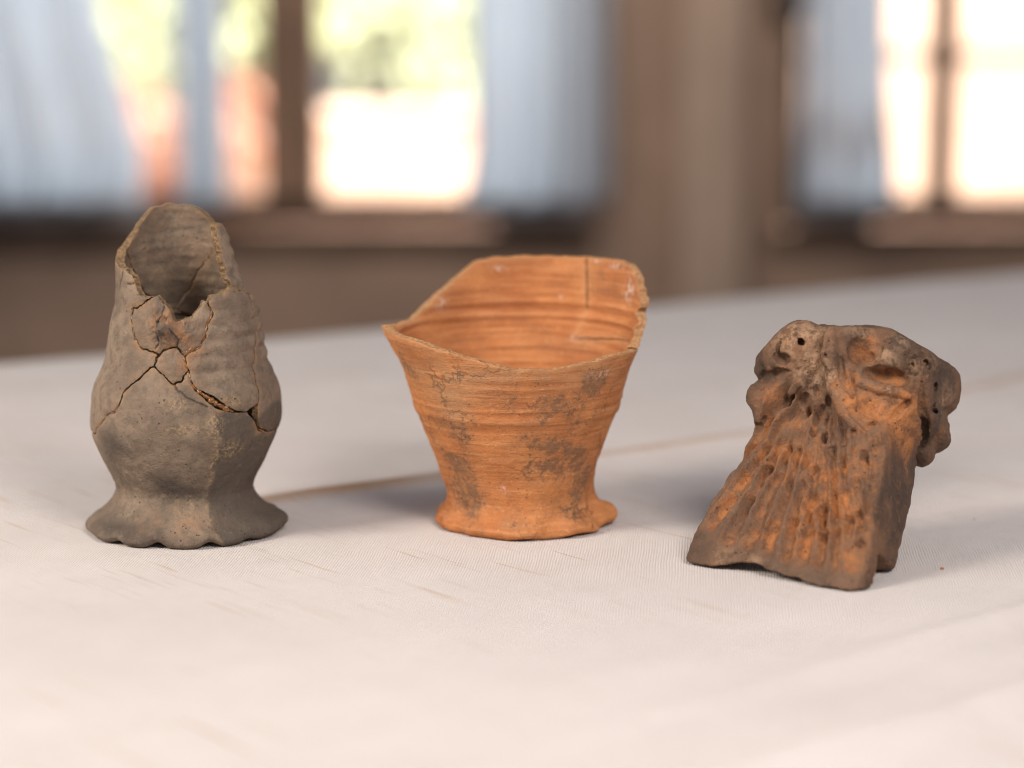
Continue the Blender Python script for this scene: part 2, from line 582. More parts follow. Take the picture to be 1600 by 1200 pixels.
def cloth_height(X, Y):
    c, s = math.cos(CLOTH_ROT), math.sin(CLOTH_ROT)
    a, b = X * c + Y * s, -X * s + Y * c          # along / across the weave
    z = 0.0010 * fbm(X * 14, Y * 14, 0 * X, 5, 3) + 0.0007 * fbm(a * 9, b * 42, 0 * X, 9, 3)
    # pressed folds: soft ridges along the weave
    z = z + 0.0050 * np.exp(-((b - 0.386 - 0.006 * np.sin(a * 9)) / 0.0085) ** 2) * sstep(0.20, 0.45, a)
    z = z + 0.0032 * np.exp(-((b - 0.438 + 0.1 * (a - 0.6) ** 2) / 0.007) ** 2) * sstep(0.35, 0.6, a)
    fd = fold_dist(X, Y)
    z = z + 0.0020 * np.exp(-(fd / 0.005) ** 2) * sstep(-0.13, -0.095, X)
    k = np.ones_like(X)
    for ox, oy, r in OBJ_SPOTS:
        d = np.hypot(X - ox, Y - oy)
        k = k * (0.04 + 0.96 * sstep(r, r + 0.03, d))
    return z * k


FOLD = [(-0.30, 0.73), (-0.0918, 0.8742), (0.02, 0.945), (0.108, 1.008), (0.19, 1.085), (0.263, 1.168), (0.6, 1.5)]


def fold_dist(X, Y):
    return line_dist(X, Y, FOLD)


def build_cloth():
    def axis(a, b, lo, hi, fine, coarse):
        """positions: fine inside lo..hi, growing outside"""
        p = list(np.arange(lo, hi, fine))
        x, st = lo, fine
        L = []
        while x > a:
            st = min(st * 1.12, coarse); x -= st; L.append(max(x, a))
        x, st = p[-1], fine
        R = []
        while x < b:
            st = min(st * 1.12, coarse); x += st; R.append(min(x, b))
        return np.array(L[::-1] + p + R)
    D = 0.24
    us = axis(U0 - D, U1 + D, 0.15, 1.15, 0.0030, 0.02)
    vs = axis(V0 - D, V1 + D, 0.36, 1.0, 0.0030, 0.02)
    U, V = np.meshgrid(us, vs, indexing='ij')
    # amount hanging over each edge
    rad = 0.012
    def bend(p, lo, hi):
        over = np.where(p < lo, lo - p, np.where(p > hi, p - hi, 0.0))
        sgn = np.where(p < lo, -1.0, 1.0)
        ang = np.clip(over / rad, 0, math.pi / 2)
        hor = rad * np.sin(ang)
        ver = rad * (1 - np.cos(ang)) + np.maximum(over - rad * math.pi / 2, 0)
        return np.where(over > 0, np.where(p < lo, lo, hi) + sgn * hor, p), ver
    uu, du = bend(U, U0, U1)
    vv, dv = bend(V, V0, V1)
    drop = np.maximum(du, dv)
    X = uu * TU[0] + vv * TV[0]
    Y = uu * TU[1] + vv * TV[1]
    wav = 0.014 * np.sin(U * 26 + 1.3 * np.sin(V * 9)) * sstep(0.01, 0.2, dv) + 0.014 * np.sin(V * 26) * sstep(0.01, 0.2, du)
    outv = np.where(V > V1, 1, np.where(V < V0, -1, 0)); outu = np.where(U > U1, 1, np.where(U < U0, -1, 0))
    X = X + (outv * TV[0] + outu * TU[0]) * wav
    Y = Y + (outv * TV[1] + outu * TU[1]) * wav
    flat = 1 - sstep(0.0, 0.01, drop)
    Z = cloth_height(X, Y) * flat - drop
    fold = np.exp(-(fold_dist(X, Y) / (0.0040 + 0.0030 * (1 - sstep(-0.06, 0.03, X)))) ** 2) * flat * sstep(-0.13, -0.095, X) * (1 - 0.35 * sstep(-0.03, 0.05, X))
    # into the cloth's own axes so that the weave runs along them
    c, s = math.cos(CLOTH_ROT), math.sin(CLOTH_ROT)
    A, B = X * c + Y * s, -X * s + Y * c
    v = np.stack([A, B, Z], -1).reshape(-1, 3)
    nu, nv = U.shape
    I = np.arange(nu * nv).reshape(nu, nv)
    f = np.stack([I[:-1, :-1], I[1:, :-1], I[1:, 1:], I[:-1, 1:]], -1).reshape(-1, 4).tolist()
    o = mesh_obj('tablecloth', v, f, M_CLOTH, None, True, {'fold': fold.ravel()})
    o.rotation_euler = (0, 0, CLOTH_ROT)
    tag(o, 'cream woven cloth with soft folds spread over the table', 'tablecloth')


build_cloth()

# ------------------------------------------------------------------ wall, windows and the garden outside
WY = 4.0
ZS = -0.20                    # underside of the window frames
ZT = 1.15
XL0, XL1 = -1.55, 0.115       # left window opening
XR0, XR1 = 0.47, 1.75         # right window opening
w = MB()
w.box(-3.2, 3.6, WY, WY + 0.28, TZ, ZS - 0.05)
w.box(-3.2, 3.6, WY, WY + 0.28, ZT, 2.6)
w.box(-3.2, XL0, WY, WY + 0.28, ZS - 0.05, ZT)
w.box(XL1, XR0, WY, WY + 0.28, ZS - 0.05, ZT)
w.box(XR1, 3.6, WY, WY + 0.28, ZS - 0.05, ZT)
tag(w.build('wall', M_WALL), kind='structure')
ps = MB().box(0.288, 0.402, WY - 0.05, WY - 0.002, TZ, 2.6, 0.006).build('wall_post', M_POST)
tag(ps, 'pale brown upright post on the wall between the two windows', 'post')


def window(name, label, x0, x1, posts, bars, sill_to):
    r = empty(name, (0, WY, ZS), label, 'window')
    h = ZT - ZS
    fy0, fy1 = 0.06, 0.13
    m = MB()
    m.box(x0, x0 + 0.035, fy0, fy1, 0, h, 0.004)
    m.box(x1 - 0.035, x1, fy0, fy1, 0, h, 0.004)
    m.box(x0 + 0.035, x1 - 0.035, fy0, fy1, 0, 0.05, 0.004)
    m.box(x0 + 0.035, x1 - 0.035, fy0, fy1, h - 0.034, h, 0.004)
    m.build('frame', M_FRAME, r)
    MB().box(x0 - 0.03, x1 + 0.03, -0.006, fy0 - 0.003, sill_to, -0.001, 0.006).build('sill', M_FRAME, r)
    xs = [x0 + 0.035]
    for a, b_ in posts:
        MB().box(a, b_, fy0 - 0.02, fy1 + 0.01, 0.05, h - 0.034, 0.004).build('mullion', M_WOOD, r)
        xs += [a, b_]
    xs.append(x1 - 0.035)
    zs = [0.05]
    for zb in bars:
        for i in range(0, len(xs), 2):
            MB().box(xs[i], xs[i + 1], fy0 + 0.012, fy1 - 0.012, zb, zb + 0.018, 0.003).build('glazing_bar', M_WOOD, r)
        zs += [zb, zb + 0.018]
    zs.append(h - 0.034)
    for i in range(0, len(xs), 2):
        for j in range(0, len(zs), 2):
            MB().box(xs[i], xs[i + 1], 0.094, 0.097, zs[j], zs[j + 1]).build('pane', M_GLASS, r)
    return r


window('window', 'wide blurred window behind the grey jar, with a thick brown mullion', XL0, XL1, [(-1.0, -0.95), (-0.436, -0.338)], [0.62], -0.045)
window('window', 'blurred window at the right edge, divided by a thin dark bar', XR0, XR1, [(0.737, 0.779), (1.08, 1.12)], [0.288, 0.62], -0.045)


def curtain(label, xa, xb, seed, y=WY - 0.09, zlow=ZS + 0.05, folds=60.0):
    """xa, xb: functions of height giving the two edges"""
    nz, nx = 60, 90
    rnd = random.Random(seed)
    v = []
    for j in range(nz + 1):
        z = zlow + (ZT - zlow - 0.03) * j / nz
        a, b_ = xa(z), xb(z)
        for i in range(nx + 1):
            t = i / nx
            x = a + (b_ - a) * t
            ph = folds * (t * (xb(0.6) - xa(0.6)))
            yy = y + 0.030 * math.sin(ph + seed) + 0.010 * math.sin(2.3 * ph + 1 + seed * 2) + 0.004 * math.sin(z * 9 + seed)
            v.append((x, yy, z))
    f = [(j * (nx + 1) + i, j * (nx + 1) + i + 1, (j + 1) * (nx + 1) + i + 1, (j + 1) * (nx + 1) + i) for j in range(nz) for i in range(nx)]
    o = mesh_obj('curtain', np.array(v), f, M_CURTAIN)
    o.modifiers.new('thickness', 'SOLIDIFY').thickness = 0.001
    tag(o, label, 'curtain', 'sheer curtains at the windows')
    return o


def px_x(p):                       # helper: width scale on the window wall
    return (p - 800) * 0.001115



def sill_bundle(label, x0, x1, h, seed):
    nx, na = 60, 24
    v = []
    for i in range(nx + 1):
        t = i / nx
        x = x0 + (x1 - x0) * t
        e = min(1.0, 5 * t * (1 - t) + 0.12) * (0.85 + 0.18 * math.sin(9 * t + seed) + 0.08 * math.sin(23 * t + seed))
        for j in range(na):
            a = 2 * math.pi * j / na
            v.append((x, 0.022 - 0.033 * math.cos(a) * min(1, e + 0.2), 0.5 * h * e * (1 + math.sin(a))))
    f = [(i * na + j, i * na + (j + 1) % na, (i + 1) * na + (j + 1) % na, (i + 1) * na + j) for i in range(nx) for j in range(na)]
    f += [tuple(range(na))[::-1], tuple(nx * na + j for j in range(na))]
    o = mesh_obj('dark_bundle', np.array(v), f, M_BUNDLE)
    o.location = (0, WY, ZS + 0.001)
    tag(o, label, 'bundle', 'dark bundles on the window sills')


M_BUNDLE = plain_mat('dark_grey_cloth', (0.20, 0.165, 0.155), 0.2, 14.0, 0.9)
sill_bundle('dark grey bundle lying on the sill at the far left', -1.2, (238 - 800) * 0.001115, 0.105, 1)
sill_bundle('dark grey bundle on the sill behind the orange beaker', (772 - 800) * 0.001115, 0.15, 0.075, 2)
sill_bundle('dark grey bundle on the sill of the right window', 0.49, (1362 - 800) * 0.001115, 0.085, 3)

ip = lambda zs_, xs_: (lambda z: float(np.interp(z, zs_, xs_)))
curtain('pale curtain drawn aside at the far left with a slanting edge', ip([0, 1], [-1.45, -1.45]),
        ip([-0.2, -0.16, -0.07, 0.17, 1.1], [px_x(225), px_x(238), px_x(246), px_x(188), px_x(110)]), 1, folds=75)
curtain('narrow pale curtain strip left of the thick brown mullion', ip([-0.2, 1], [px_x(290), px_x(288)]), ip([-0.2, 1], [px_x(370), px_x(368)]), 2, folds=120)
curtain('pale curtain hanging behind the orange beaker, right of the brightest pane', ip([-0.2, -0.12, -0.05, 0.2, 1], [px_x(705), px_x(728), px_x(738), px_x(737), px_x(735)]),
        ip([-0.2, 1], [px_x(950), px_x(940)]), 3, folds=80)
curtain('pale curtain at the left side of the right window', ip([-0.2, 1], [px_x(1232), px_x(1246)]),
        ip([-0.2, -0.1, 0.0, 0.1, 1], [px_x(1388), px_x(1385), px_x(1374), px_x(1366), px_x(1360)]), 4, folds=85)

bk = empty('wall_bracket', (0.475, WY - 0.001, 0.19), 'small dark rounded bracket on the wall beside the right window', 'bracket')
MB().box(-0.02, 0.02, -0.012, 0.0, -0.05, 0.05, 0.003).build('plate', M_DARK, bk)
ring = []
for j in range(9):
    a = math.pi * j / 8
    for i in range(16):
        t = 2 * math.pi * i / 16
        ring.append((0.034 * math.sin(a) * math.cos(t), -0.045 + 0.034 * math.cos(a), 0.034 * math.sin(a) * math.sin(t)))
mesh_obj('knob', ring, [(j * 16 + i, j * 16 + (i + 1) % 16, (j + 1) * 16 + (i + 1) % 16, (j + 1) * 16 + i) for j in range(8) for i in range(16)], M_DARK, bk)

# garden
gz = -1.2
tag(MB().box(-9, 9, WY + 0.29, 16, gz - 0.1, gz).build('ground', M_EARTH), kind='structure')
gw = empty('garden_wall', (0, 8.2, gz), 'sunlit orange garden wall seen blurred through the windows', 'wall')
MB().box(-6.0, 0.95, 0, 0.3, 0, 0.96, 0.01).build('masonry', M_BRICK, gw)
MB().box(0.952, 6.0, -0.02, 0.32, 0, 1.75, 0.01).build('pier', M_BRICK, gw)
MB().box(-6.05, 0.95, -0.04, 0.34, 0.962, 1.01, 0.01).build('coping', M_BRICK, gw)


def shrub(name, label, x, y, h, rad, seed, n, mat):
    r = empty(name, (x, y, gz), label, 'shrub', 'shrubs by the garden wall')
    rg = np.random.default_rng(seed)
    nc = 16
    cc = rg.normal(0, 1, (nc, 3)) * np.array([rad * 0.55, rad * 0.4, h * 0.18]) + np.array([0, 0, h * 0.66])
    k = rg.integers(0, nc, n)
    p = cc[k] + rg.normal(0, 1, (n, 3)) * rad * 0.20
    p[:, 2] = np.clip(p[:, 2], 0.1, h)
    p[:, 1] = np.clip(p[:, 1], -0.45, 1.2)
    d1 = rg.normal(0, 1, (n, 3)); d1 /= np.linalg.norm(d1, axis=1)[:, None]
    d2 = np.cross(d1, rg.normal(0, 1, (n, 3))); d2 /= np.linalg.norm(d2, axis=1)[:, None]
    s = rg.uniform(0.05, 0.09, n)[:, None]
    v = np.stack([p - d1 * s, p + d2 * s * 0.45, p + d1 * s, p - d2 * s * 0.45], 1).reshape(-1, 3)
    f = np.arange(4 * n).reshape(n, 4).tolist()
    mesh_obj('foliage', v, f, mat, r, False)
    for q in range(4):
        e = cc[q]
        m = []
        for j in range(6):
            t = j / 5
            for i in range(6):
                a = 2 * math.pi * i / 6
                rr = 0.03 * (1 - 0.7 * t)
                m.append((e[0] * t + rr * math.cos(a), e[1] * t + rr * math.sin(a), e[2] * t))
        mesh_obj('stem', m, [(j * 6 + i, j * 6 + (i + 1) % 6, (j + 1) * 6 + (i + 1) % 6, (j + 1) * 6 + i) for j in range(5) for i in range(6)], M_BARK, r)


for i, (x, y, h, rad, lab) in enumerate([(-1.05, 9.2, 2.6, 0.8, 'green shrub seen left of the thick brown mullion'),
                                         (-0.2, 9.3, 2.4, 0.8, 'green shrub seen above the brightest window pane'),
                                         (-1.25, 7.75, 1.10, 0.32, 'low reddish shrub in front of the garden wall, seen beside the grey jar')]):
    shrub('shrub', lab, x, y, h, rad, 20 + i, 4200 if i < 2 else 900, M_LEAF if i < 2 else M_REDLEAF)


# ================================================================== POTTERY
class Lathe:
    """A turned wall with an outer and an inner skin, cut into sherds by outlines drawn on the unrolled surface."""
    def __init__(s, cx, cy, outer, thick, inner_floor, nt, step, R0, out_fn, in_fn, off_fn, warp_seed, warp=0.0010):
        s.R0 = R0
        prof = smooth_curve(outer, step)
        s.nr, s.nt = len(prof), nt
        th = np.radians(np.linspace(-180, 180, nt, endpoint=False))
        TH, Z0 = np.meshgrid(th, prof[:, 1], indexing='ij')
        RR = np.broadcast_to(prof[:, 0], TH.shape)
        s.TH, s.ROW = TH, np.broadcast_to(np.arange(s.nr), TH.shape)
        kin, zin = inner_floor                      # rows whose outer height is below zin form the inner floor
        s.k_in = int(np.argmax((prof[:, 1] > zin) & (np.arange(s.nr) > s.nr // 6)))
        ri, zi = prof[:, 0] - thick, prof[:, 1].copy()
        t = np.linspace(0, 1, s.k_in + 1)
        ri[:s.k_in + 1] = np.sin(t * math.pi / 2) * ri[s.k_in]
        zi[:s.k_in + 1] = kin + (zi[s.k_in] - kin) * (1 - np.cos(t * math.pi / 2))
        ri[0] = max(ri[0], 1e-4)
        ZI = np.broadcast_to(zi, TH.shape); RI = np.broadcast_to(ri, TH.shape)
        ro, zo = out_fn(np.degrees(TH), RR, Z0)
        rin, zin_ = in_fn(np.degrees(TH), RI, ZI)
        s.zmap = Z0
        def xyz(r, z):
            return np.stack([off_fn(z) + r * np.sin(TH), -r * np.cos(TH), z], -1)
        s.PO, s.PI = xyz(ro, zo), xyz(rin, zin_)
        s.RAD = np.stack([np.sin(TH), -np.cos(TH), 0 * TH], -1)
        # shared warp makes neighbouring breaks match
        x, y, z = np.sin(TH) * R0, np.cos(TH) * R0, Z0
        s.u = TH * R0 + warp * fbm(x * 300, y * 300, z * 300, warp_seed, 4, 0.65)
        s.v = Z0 + warp * fbm(x * 300 + 9, y * 300, z * 300, warp_seed + 11, 4, 0.6)
        s.period = 2 * math.pi * R0
        s.prof = prof

    def field(s, poly):
        """poly: list of (degrees, mm)"""
        q = [(math.radians(a) * s.R0, z / 1000.0) for a, z in poly]
        lo = min(a for a, _ in q); hi = max(a for a, _ in q)
        f = None
        for k in (-1, 0, 1):
            sh = k * s.period
            if hi + sh < -s.period / 2 - 0.01 or lo + sh > s.period / 2 + 0.01:
                continue
            g = poly_sdf(s.u - sh, s.v, q)
            f = g if f is None else np.maximum(f, g)
        return f

    def line(s, pts):
        q = [(math.radians(a) * s.R0, z / 1000.0) for a, z in pts]
        return np.minimum(line_dist(s.u, s.v, q), np.minimum(line_dist(s.u - s.period, s.v, q), line_dist(s.u + s.period, s.v, q)))

    def part(s, name, f, mat, parent, attrs_out, attrs_in, rows_out=None, rows_in=None, bev=0.00035, bevw=0.0007, push=None, K=4, loc=(0, 0, 0)):
        nt, nr = s.nt, s.nr
        ins = f > 0
        PO = s.PO.copy(); PI = s.PI
        if push is not None:
            PO = PO + s.RAD * push[..., None]
            PI = PI + s.RAD * push[..., None]
        PO0 = PO
        PO = PO - s.RAD * (bev * np.exp(-np.clip(f, 0, None) / bevw))[..., None]
        verts, faces = [], []
        names = sorted(set(attrs_out) | {'frac', 'edge', 'inner'})
        A = {k: [] for k in names}
        edge_amt = np.exp(-np.clip(f, 0, None) / 0.0012)
        nbase = 0
        crossing = {}
        cells_mixed = None
        i0 = np.arange(nt); i1 = (i0 + 1) % nt
        ca = ins[i0][:, :-1]; cb = ins[i1][:, :-1]; cc = ins[i1][:, 1:]; cd = ins[i0][:, 1:]
        cnt = ca.astype(int) + cb + cc + cd
        full = cnt == 4
        mixed = (cnt > 0) & (cnt < 4)
        segs = None

        def emit(P, Pbase, attrs, rows, inner):
            nonlocal nbase, segs
            r0, r1 = rows if rows else (0, nr - 1)
            okr = np.zeros(nr - 1, bool); okr[r0:r1] = True
            fq = full & okr[None, :]
            mi, mj = np.nonzero(mixed & okr[None, :])
            I = np.arange(nt * nr).reshape(nt, nr)
            qi, qj = np.nonzero(fq)
            q = np.stack([I[qi, qj], I[(qi + 1) % nt, qj], I[(qi + 1) % nt, qj + 1], I[qi, qj + 1]], -1)
            polys = []
            cross = {}
            sg = []
            fl = f
            for i, j in zip(mi.tolist(), mj.tolist()):
                cs = [(i, j), ((i + 1) % nt, j), ((i + 1) % nt, j + 1), (i, j + 1)]
                vals = [fl[c] for c in cs]
                pl = []; cr = []
                for k in range(4):
                    a, b_ = cs[k], cs[(k + 1) % 4]
                    va, vb = vals[k], vals[(k + 1) % 4]
                    if va > 0:
                        pl.append(('g', a))
                    if (va > 0) != (vb > 0):
                        key = (a, b_) if a < b_ else (b_, a)
                        cross.setdefault(key, None)
                        pl.append(('c', key))
                        cr.append((key, va > 0))       # True: leaving
                if len(cr) == 2 and len(pl) >= 3:
                    polys.append(pl)
                    lv = cr[0][0] if cr[0][1] else cr[1][0]
                    en = cr[1][0] if cr[0][1] else cr[0][0]
                    sg.append((lv, en))
            keys = list(cross)
            kid = {k: n for n, k in enumerate(keys)}
            used = np.zeros(nt * nr, bool)
            used[q.ravel()] = True
            for pl in polys:
                for t, c in pl:
                    if t == 'g':
                        used[I[c]] = True
            remap = np.full(nt * nr, -1)
            idx = np.nonzero(used)[0]
            remap[idx] = np.arange(len(idx)) + nbase
            verts.append(P.reshape(-1, 3)[idx])
            for k in names:
                src = attrs.get(k)
                if k == 'edge':
                    A[k].append(edge_amt.ravel()[idx])
                elif k == 'frac':
                    A[k].append(np.zeros(len(idx)))
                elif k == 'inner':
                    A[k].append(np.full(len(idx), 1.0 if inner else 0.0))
                else:
                    A[k].append(np.zeros(len(idx)) if src is None else src.ravel()[idx])
            cbase = nbase + len(idx)
            if keys:
                ka = np.array([k[0] for k in keys]); kb = np.array([k[1] for k in keys])
                fa = f[ka[:, 0], ka[:, 1]]; fb = f[kb[:, 0], kb[:, 1]]
                t = (fa / (fa - fb))[:, None]
                CP = Pbase[ka[:, 0], ka[:, 1]] * (1 - t) + Pbase[kb[:, 0], kb[:, 1]] * t
                if not inner:
                    CP = CP - s.RAD[ka[:, 0], ka[:, 1]] * bev
                verts.append(CP)
                for k in names:
                    src = attrs.get(k)
                    if k == 'edge':
                        A[k].append(np.ones(len(keys)))
                    elif k == 'inner':
                        A[k].append(np.full(len(keys), 1.0 if inner else 0.0))
                    elif k == 'frac' or src is None:
                        A[k].append(np.zeros(len(keys)))
                    else:
                        A[k].append(src[ka[:, 0], ka[:, 1]])
            else:
                CP = np.zeros((0, 3))
            fc = remap[q]
            if inner:
                fc = fc[:, ::-1]
            faces.extend(fc.tolist())
            for pl in polys:
                ff = [int(remap[I[c]]) if t == 'g' else cbase + kid[c] for t, c in pl]
                faces.append(ff[::-1] if inner else ff)
            nbase = cbase + len(keys)
            return kid, CP, sg

        ko, CO, sg = emit(PO, PO0, attrs_out, rows_out, False)
        ki, CI, _ = emit(PI, PI, attrs_in, rows_in, True)
        # fracture faces between the skins
        common = [k for k in ko if k in ki]
        if common:
            wid = {k: n for n, k in enumerate(common)}
            a = CO[[ko[k] for k in common]]; b_ = CI[[ki[k] for k in common]]
            layers = []
            for m in range(K + 1):
                t = m / K
                p = a * (1 - t) + b_ * t
                if 0 < m < K:
                    jx = fbm(p[:, 0] * 900, p[:, 1] * 900, p[:, 2] * 900, 71, 2)
                    jy = fbm(p[:, 0] * 900 + 5, p[:, 1] * 900, p[:, 2] * 900, 72, 2)
                    jz = fbm(p[:, 0] * 900, p[:, 1] * 900 + 5, p[:, 2] * 900, 73, 2)
                    p = p + np.stack([jx, jy, jz], -1) * 0.0007
                layers.append(p)
            verts.append(np.concatenate(layers))
            nw = len(common)
            for k in names:
                A[k].append(np.full(nw * (K + 1), 1.0 if k in ('frac',) else 0.0))
            for la, lb in sg:
                if la in wid and lb in wid:
                    p, q_ = wid[la], wid[lb]
                    for m in range(K):
                        faces.append([nbase + m * nw + q_, nbase + m * nw + p, nbase + (m + 1) * nw + p, nbase + (m + 1) * nw + q_])
            nbase += nw * (K + 1)
        o = mesh_obj(name, np.concatenate(verts), faces, mat, parent, True, {k: np.concatenate(v) for k, v in A.items()})
        return o


def ang_gauss(TH, Z, t0, z0, st, sz):
    """soft blob on the unrolled surface, degrees and mm"""
    d = (TH - t0 + 180) % 360 - 180
    return np.exp(-(d / st) ** 2 - ((Z * 1000 - z0) / sz) ** 2)


# ------------------------------------------------------------------ grey jar, glued together from sherds
def build_grey_jar():
    cx, cy = -0.1201, 0.8246
    root = empty('broken_jar', (cx, cy, 0), 'tall grey broken jar with scalloped foot, glued together from cracked sherds', 'jar')
    outer = [(0.0001, 0.0040), (0.012, 0.0036), (0.024, 0.0022), (0.0315, 0.0004), (0.0340, 0.0001), (0.0354, 0.0010), (0.0358, 0.0021), (0.0350, 0.0036),
             (0.0329, 0.0055), (0.0303, 0.0077), (0.0278, 0.0101), (0.0259, 0.0126), (0.0249, 0.0150), (0.0249, 0.0167), (0.0258, 0.0194), (0.0295, 0.0270),
             (0.0328, 0.0348), (0.0341, 0.0403), (0.0340, 0.0471), (0.0330, 0.0535), (0.0296, 0.0612), (0.0282, 0.0673), (0.0267, 0.0767),
             (0.0249, 0.0841), (0.0226, 0.0955), (0.0213, 0.105), (0.0200, 0.119)]
    notches = np.array([-70, -36, -9, 23, 48, 80, 110, 141, 172, 203, 234, 262.0])

    def off(z):
        return np.interp(z, [0, .03, .047, .084, .0955, .118], [.0003, .0008, .0018, .0024, .0004, -.0014])

    def out_fn(T, R, Z):
        x, y = np.sin(np.radians(T)), np.cos(np.radians(T))
        r = R.copy(); z = Z.copy()
        body = sstep(0.012, 0.03, Z)
        r = r + 0.00075 * fbm(x * 1.3, y * 1.3, Z * 45, 3, 3) * (0.4 + 0.6 * body)
        r = r + 0.00022 * fbm(x * 9, y * 9, Z * 300, 4, 4)
        # throwing ribs on the upper right sherd
        rib = np.sin(2 * math.pi * (Z * 1000 / 5.3) + 1.2 * vnoise(x * 3, y * 3, Z * 60, 8)) + 0.5 * vnoise(x * 1.5, y * 1.5, Z * 700, 15)
        r = r + 0.00026 * rib * sstep(-5, 22, T) * sstep(0.052, 0.060, Z)
        gz_ = (Z * 1000 + 0.5 * vnoise(x * 3, y * 3, 0 * Z, 8) - 1.4) % 5.3 - 2.65
        r = r - 0.00042 * np.exp(-(gz_ / 0.55) ** 2) * (0.6 + 0.5 * vnoise(x * 4, y * 4, Z * 150, 9)) * sstep(22, 34, T) * (1 - sstep(95, 120, T)) * sstep(0.056, 0.060, Z) * (1 - sstep(0.084, 0.088, Z))
        r = r + 0.00012 * vnoise(x * 2, y * 2, Z * 420, 15) * sstep(0.05, 0.07, Z)
        # knife facet on the lower right
        fac = np.exp(-((T - 27) / 5.0) ** 2) * sstep(0.012, 0.02, Z) * (1 - sstep(0.042, 0.05, Z))
        r = r + 0.0006 * fac - 0.0006 * np.exp(-((T - 50) / 14.0) ** 2) * sstep(0.016, 0.024, Z) * (1 - sstep(0.038, 0.046, Z))
        # pie-crust foot
        d = np.min(np.abs((T[..., None] - notches + 180) % 360 - 180), -1)
        nt_ = np.exp(-(d / 6.5) ** 2)
        foot = 1 - sstep(0.003, 0.0105, Z)
        edge = foot * sstep(0.020, 0.031, R)
        amp = 0.65 + 0.6 * vnoise(x * 3.1, y * 3.1, 0 * Z, 19)
        nt_ = nt_ * amp
        r = r - 0.0010 * nt_ * edge + 0.0003 * (1 - nt_) * edge + 0.0011 * vnoise(x * 2.2, y * 2.2, 0 * Z, 21) * edge + 0.0004 * fbm(x * 7, y * 7, Z * 120, 22, 3) * edge
        r = r + 0.0012 * np.exp(-(((T - 88 + 180) % 360 - 180) / 16) ** 2) * edge
        z = z + (0.0019 * np.clip(nt_, 0, 1) ** 1.5 + 0.0002) * edge * (1 - sstep(0.004, 0.009, Z))
        z = z + 0.0012 * np.exp(-(((T - 88 + 180) % 360 - 180) / 25) ** 2) * edge
        # stump where a handle broke away
        st = np.exp(-((T + 9) / 9.5) ** 2 - ((Z - 0.0795) / 0.0062) ** 2)
        st2 = np.exp(-((T - 9) / 10) ** 2 - ((Z - 0.0765) / 0.0045) ** 2)
        rough = 1 + 0.75 * fbm(x * 16, y * 16, Z * 480, 31, 4, 0.6)
        r = r + 0.0042 * st * rough + 0.0016 * st2 * rough
        cres = np.exp(-((T + 11 + (Z - 0.08) * 800) / 2.6) ** 2) * np.exp(-((Z - 0.079) / 0.0075) ** 2)
        r = r + 0.0010 * cres
        r = r + 0.0011 * np.exp(-((T + 2) / 8) ** 2 - ((Z - 0.0645) / 0.0045) ** 2)     # the little round sherd bulges
        return r, z

    def in_fn(T, R, Z):
        x, y = np.sin(np.radians(T)), np.cos(np.radians(T))
        r = R + 0.0005 * fbm(x * 1.5, y * 1.5, Z * 60, 41, 3)
        r = r + 0.00005 * np.sin(2 * math.pi * Z * 1000 / 4.1 + 2 * vnoise(x * 2, y * 2, Z * 50, 42)) * sstep(0.05, 0.06, Z)
        r = r - 0.00025 * np.exp(-((Z - 0.088) / 0.0022) ** 2)
        r = r + 0.00016 * vnoise(x * 2, y * 2, Z * 650, 44) + 0.00012 * fbm(x * 9, y * 9, Z * 300, 45, 3)
        return np.maximum(r, 1e-4), Z

    L = Lathe(cx, cy, outer, 0.0031, (0.014, 0.024), 600, 0.00040, 0.029, out_fn, in_fn, off, 50)
    T = np.degrees(L.TH); Z = L.zmap
    J1, J2, J3, J4, J5 = (-14.9, 64.2), (-12.4, 68.0), (6.6, 67.9), (9.5, 62.9), (47.2, 47.6)
    A = [(-66.5, 38.0), (-55.5, 42.2), (-45.9, 47.1), (-40.5, 47.8), (-36.3, 51.3), (-34.3, 55.0), (-25.6, 60.0), (-17.9, 63.7), J1]
    B1 = [J1, (-14.1, 66.8), J2]
    B2 = [J2, (-18.0, 69.2), (-23.9, 70.0), (-32.8, 73.3), (-36.3, 76.7), (-39.9, 80.5), (-40.3, 83.7), (-29.8, 85.3), (-22.0, 87.0), (-17.3, 88.5)]
    C1 = [J2, (-9.1, 69.4), (-2.9, 70.9), (1.8, 71.2), J3]
    C2 = [J3, (7.5, 65.9), J4]
    C3 = [J4, (11.2, 59.0), (14.0, 57.1), (21.5, 53.6), (32.1, 49.6), (38.8, 47.9), J5]
    D = [J1, (-8.0, 61.0), (-1.7, 58.4), (0.1, 58.2), (4.6, 59.6), (7.5, 61.9), J4]
    Ec = [J3, (10.7, 69.4), (17.9, 70.7), (22.4, 74.6), (25.3, 79.0), (29.8, 82.3), (28.0, 84.9), (28.4, 87.1)]
    F = [(56.0, 49.5), (59.0, 53.8), (59.3, 57.3), (60.2, 60.7), (67.3, 66.3), (71.5, 71.2), (77.1, 76.0), (77.5, 82.2), (80.6, 86.3)]
    G = [J5, (51.4, 45.1), (57.5, 40.1), (68.2, 37.9), (77.1, 37.9)]
    back = [(120, 37), (160, 40), (210, 42), (260, 36), (293.5, 38)]
    low = [(a - 360, z) for a, z in [(77.1, 37.9)] + back[:-1]] + A[:-1] + D[:-1] + C3[:-1] + G + back
    s1 = low + [(293.5, -30), (low[0][0], -30)]
    di = [(-222, 108.5), (-230, 103.8), (-192, 92.9), (-171.5, 83.0), (-162.4, 77.3)]
    li = [(-94.7, 102.6), (-106.5, 98.1), (-121.8, 89.7), (-127.5, 85.8), (-145, 80.5), (-162.4, 77.3)]
